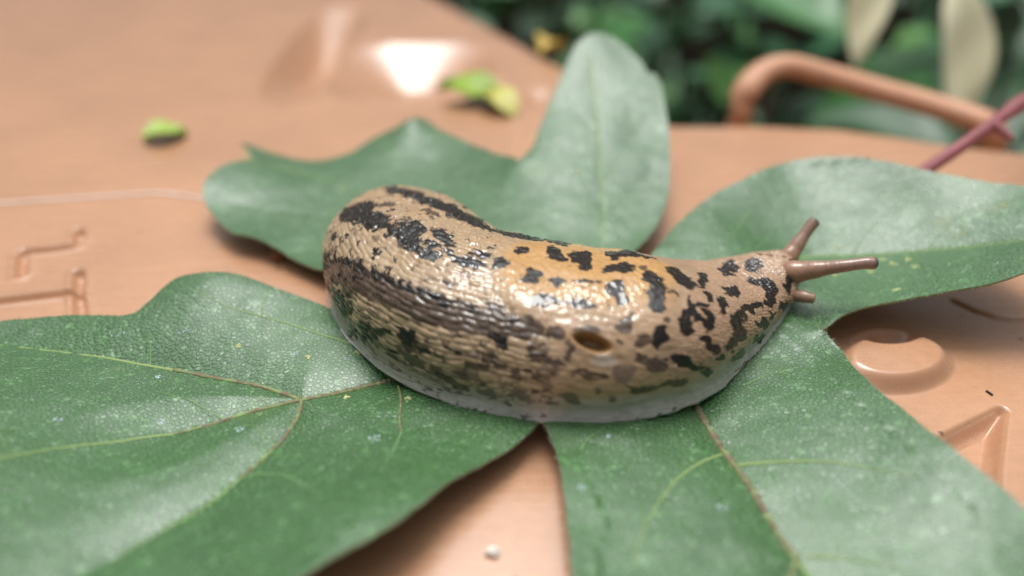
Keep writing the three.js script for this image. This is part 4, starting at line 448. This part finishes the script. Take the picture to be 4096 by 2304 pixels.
// ------------------------------------------------------------------ red stem, crumbs, leaf scraps, slime trail
{
  const red = new THREE.MeshPhysicalMaterial({ vertexColors: true, roughness: 0.42 });
  const rc = (t, a) => { const k = 1 + 0.25 * N(t * 14, a) + 0.12 * N(t * 50, a * 3); return [0.30 * k, 0.09 * k, 0.095 * k]; };
  const st = [[60.25,8.77,-22.69],[65.7,10.47,-26.32],[71.29,12.05,-29.87],[75.42,13.27,-32.56],[79.43,14.43,-35.2],[83.58,15.39,-38.32],[89.67,16.72,-42.91],[104.74,17.36,-56.78],[128.18,17.73,-81.46]].map(mm), stub = [[79.43,14.43,-35.2],[80.29,13.87,-33.59],[81.25,13.11,-31.83]].map(mm);
  const o = thing('red_stem', 'thin dark red stem rising from behind the leaf tip', 'stem', [st[0].x, 0, st[0].z]);
  st.unshift(new THREE.Vector3(0.052, 0.0012, -0.0175));
  part(o, 'stalk', tubeGeo(st, (t) => 0.00105 * (1 + 0.35 * Math.exp(-(((t - 0.42) / 0.03) ** 2))), { seg: 80, sides: 12, color: rc }), red);
  part(o, 'bud', tubeGeo(stub, (t) => 0.0011 * (1 - 0.5 * t), { seg: 16, sides: 10, color: rc }), red);
}
const lump = (s, seed2, f = 0.9) => { const g = new THREE.IcosahedronGeometry(s, 3), p = g.attributes.position; for (let i = 0; i < p.count; i++) { const x = p.getX(i) / s, y = p.getY(i) / s, z = p.getZ(i) / s, k = 1 + f * 0.5 * N(x * 1.3 + seed2, y * 1.3, z * 1.3) + 0.15 * N(x * 4, y * 4 + seed2, z * 4); p.setXYZ(i, x * s * k, y * s * k, z * s * k); } g.computeVertexNormals(); return g; };
{
  const C = [[-1.87,0.0,36.73],[-36.32,0.0,-16.05],[58.28,0.0,13.63],[58.65,0.0,14.41]];
  let g = lump(0.00055, 3.1); g.scale(1.3, 0.7, 0.9); g.translate(C[0][0] * 1e-3, 0.00035, C[0][2] * 1e-3);
  solo('crumb', 'tiny white crumb lying on the bare lid between two lobes', 'crumb', g, new THREE.MeshStandardMaterial({ color: rgb(0.75, 0.68, 0.58), roughness: 0.7 }), [C[0][0] * 1e-3, 0, C[0][2] * 1e-3]);
  g = lump(0.0011, 8.4); g.scale(0.9, 0.8, 0.7); g.rotateZ(0.5); g.translate(C[1][0] * 1e-3, 0.0008, C[1][2] * 1e-3);
  solo('bark_bit', 'small brown bark bit under the edge of the leaf', 'bark', g, new THREE.MeshStandardMaterial({ color: rgb(0.26, 0.11, 0.05), roughness: 0.8 }), [C[1][0] * 1e-3, 0, C[1][2] * 1e-3]);
  g = tubeGeo([C[2], C[3]].map((p) => new THREE.Vector3(p[0] * 1e-3, 0.00015, p[2] * 1e-3)), () => 0.00012, { seg: 6, sides: 6 });
  solo('splinter', 'tiny dark splinter on the lid beside the sunken corner', 'splinter', g, new THREE.MeshStandardMaterial({ color: rgb(0.03, 0.02, 0.015), roughness: 0.8 }), [C[2][0] * 1e-3, 0, C[2][2] * 1e-3]);
  const tr = LID.trail.map(([x, z]) => new THREE.Vector3(x * 1e-3, 0.0001, z * 1e-3));
  solo('slime_trail', 'thin pale dried slime line across the lid beside the leaf', 'slime', tubeGeo(tr, (t) => 0.0005 * (0.8 + 0.4 * N(t * 18, 2)), { seg: 90, sides: 8, squash: 0.35 }), new THREE.MeshPhysicalMaterial({ color: rgb(0.72, 0.56, 0.48), roughness: 0.25 }), [tr[0].x, 0, tr[0].z]);
}
function scrap(L, W, curl, seed2) { // torn piece of leaf: curved sheet with thickness
  const nu = 14, nv = 8, pos = [], idx = []; 
  for (const s of [0, -0.0004]) for (let i = 0; i <= nu; i++) for (let j = 0; j <= nv; j++) {
    const u = i / nu, v = j / nv - 0.5, w = Math.pow(Math.sin(Math.PI * clamp(u * 0.96 + 0.02)), 0.7) * (1 + 0.35 * N(u * 4, seed2));
    pos.push((u - 0.5) * L, curl * (Math.sin(u * Math.PI * 1.2) * 0.7 + 2.2 * v * v + 0.3 * N(u * 3, v * 3, seed2)) + 0.0008 + s, v * W * w);
  }
  const m = (nu + 1) * (nv + 1), id = (i, j) => i * (nv + 1) + j;
  for (let i = 0; i < nu; i++) for (let j = 0; j < nv; j++) { const a = id(i, j), b = id(i, j + 1), c = id(i + 1, j), d = id(i + 1, j + 1); idx.push(a, b, c, b, d, c, a + m, c + m, b + m, b + m, c + m, d + m); }
  for (let i = 0; i < nu; i++) for (const j of [0, nv]) { const a = id(i, j), c = id(i + 1, j); idx.push(a, c, a + m, c, c + m, a + m); }
  const g = new THREE.BufferGeometry(); g.setAttribute('position', new THREE.Float32BufferAttribute(pos, 3)); g.setIndex(idx); g.computeVertexNormals(); return g;
}
{
  const P = [[-71.05,0.0,-61.89],[-9.4,0.0,-84.11],[-2.93,0.0,-78.08],[10.18,0.0,-115.5]], mk = (c) => new THREE.MeshPhysicalMaterial({ color: rgb(...c), roughness: 0.5, side: THREE.DoubleSide });
  const put = (name, label, g, m, p, ry) => { g.rotateY(ry); g.translate(p[0] * 1e-3, 0, p[2] * 1e-3); solo(name, label, 'leaf scrap', g, m, [p[0] * 1e-3, 0, p[2] * 1e-3]); };
  put('leaf_scrap', 'small lime green leaf scrap lying alone on the open lid', scrap(0.0085, 0.007, 0.0018, 1), mk([0.33, 0.45, 0.07]), P[0], 0.6);
  put('leaf_scrap_001', 'bright green leaf scrap beside the raised knob of the lid', scrap(0.017, 0.011, 0.003, 5), mk([0.24, 0.36, 0.02]), P[1], -0.5);
  put('leaf_scrap_002', 'yellowish curled leaf scrap touching the bright green scrap', scrap(0.012, 0.008, 0.003, 9), mk([0.5, 0.46, 0.1]), P[2], -1.0);
  put('leaf_scrap_003', 'small golden yellow leaf scrap near the back edge of the lid', scrap(0.009, 0.008, 0.004, 13), mk([0.60, 0.40, 0.06]), P[3], 0.9);
}

// ------------------------------------------------------------------ shrub behind the bin
{
  seed = 31;
  const shrub = thing('shrub', 'dark green leafy shrub growing behind the bin', 'shrub', [0.17, GROUND, -0.32]);
  const leafGeo = (fold, droop, w0) => {
    const nu = 10, nv = 6, pos = [], idx = [];
    for (const s of [0, -0.006]) for (let i = 0; i <= nu; i++) for (let j = 0; j <= nv; j++) {
      const u = i / nu, v = j / nv - 0.5, w = w0 * Math.pow(Math.sin(Math.PI * Math.pow(clamp(u * 0.985 + 0.008), 0.8)), 0.85);
      pos.push(v * 2 * w * 0.5, fold * Math.abs(v) * w - droop * u * u + 0.02 * Math.sin(u * 9 + v * 4) + s, u);
    }
    const m = (nu + 1) * (nv + 1), id = (i, j) => i * (nv + 1) + j;
    for (let i = 0; i < nu; i++) for (let j = 0; j < nv; j++) { const a = id(i, j), b = id(i, j + 1), c = id(i + 1, j), d = id(i + 1, j + 1); idx.push(a, c, b, b, c, d, a + m, b + m, c + m, b + m, d + m, c + m); }
    for (let i = 0; i < nu; i++) { for (const j of [0, nv]) { const a = id(i, j), c = id(i + 1, j); idx.push(a, c, a + m, c, c + m, a + m); } }
    const st = new THREE.CylinderGeometry(0.012, 0.016, 0.3, 5, 1); st.rotateX(Math.PI / 2); st.translate(0, 0, -0.14);
    const g = new THREE.BufferGeometry(); g.setAttribute('position', new THREE.Float32BufferAttribute(pos, 3)); g.setIndex(idx); g.computeVertexNormals();
    st.deleteAttribute('uv'); return mergeGeometries([g, st]);
  };
  const geos = [leafGeo(0.35, 0.25, 0.55), leafGeo(0.2, 0.4, 0.62), leafGeo(0.5, 0.12, 0.5), leafGeo(0.15, 0.3, 0.7)];
  const mats = [[0.03, 0.11, 0.025], [0.045, 0.16, 0.035], [0.035, 0.13, 0.05], [0.09, 0.24, 0.04], [0.02, 0.07, 0.018], [0.05, 0.16, 0.07]].map((c) => new THREE.MeshPhysicalMaterial({ color: rgb(...c), roughness: 0.42, side: THREE.DoubleSide }));
  const bark = new THREE.MeshStandardMaterial({ color: rgb(0.09, 0.065, 0.045), roughness: 0.85 });
  const behind = (x, z) => -sdf(x, z, lidOutline); // mm outside the lid
  let nb = 0;
  for (let b = 0; b < 90 && nb < 34; b++) {
    const bx = rr(-0.03, 0.40), bz = rr(-0.62, -0.13), tx = bx + rr(-0.09, 0.09), tz = bz + rr(-0.06, 0.09), ty = rr(-0.12, 0.03);
    if (behind(bx * 1e3, bz * 1e3) < 25 || behind(tx * 1e3, tz * 1e3) < 22) continue; nb++;
    const pts = [0, 0.3, 0.6, 0.85, 1].map((t) => new THREE.Vector3(lerp(bx, tx, t) + 0.015 * N(b, t * 3), lerp(GROUND, ty, t), lerp(bz, tz, t * t) + 0.015 * N(b + 9, t * 3)));
    part(shrub, 'branch', tubeGeo(pts, (t) => lerp(0.006, 0.0016, t), { seg: 24, sides: 7 }), bark);
    const curve = new THREE.CatmullRomCurve3(pts, false, 'centripetal');
    for (let q = 0; q < 9; q++) {
      const t = 0.5 + 0.5 * (q + rnd() * 0.6) / 9, p = curve.getPointAt(Math.min(1, t)), L = rr(0.048, 0.085), az = q * 2.4 + rr(-0.5, 0.5);
      const tip = new THREE.Vector3(p.x + Math.sin(az) * L, 0, p.z + Math.cos(az) * L);
      if (behind(tip.x * 1e3, tip.z * 1e3) < 8 && p.y > -0.12) continue;
      const m = new THREE.Mesh(geos[(rnd() * 4) | 0], mats[(rnd() * 6) | 0]); m.name = 'leaf'; m.castShadow = m.receiveShadow = true;
      m.rotation.set(rr(-0.35, 0.55), az, rr(-0.4, 0.4), 'YXZ'); m.scale.setScalar(L);
      m.position.set(p.x + Math.sin(az) * L * 0.28 - 0.17, p.y - GROUND, p.z + Math.cos(az) * L * 0.28 + 0.32); shrub.add(m);
    }
  }
  const dry = new THREE.MeshPhysicalMaterial({ color: rgb(0.95, 0.89, 0.64), roughness: 0.9, transmission: 0.3, side: THREE.DoubleSide });
  for (const [x, y, z, L, ry, rx] of [[0.1267,0.0114,-0.1442,0.042,0.15,0.95],[0.1031,0.0181,-0.1427,0.03,-0.4,0.9]]) {
    const m = new THREE.Mesh(geos[2], dry); m.name = 'withered_leaf'; m.userData.label = 'withered cream coloured leaf hanging down'; m.castShadow = m.receiveShadow = true;
    m.scale.set(L * 0.75, L, L); m.rotation.set(rx, ry, 0.1, 'YXZ'); m.position.set(x - 0.17, y - GROUND, z + 0.32); shrub.add(m);
  }
}

renderer.render(scene, camera);
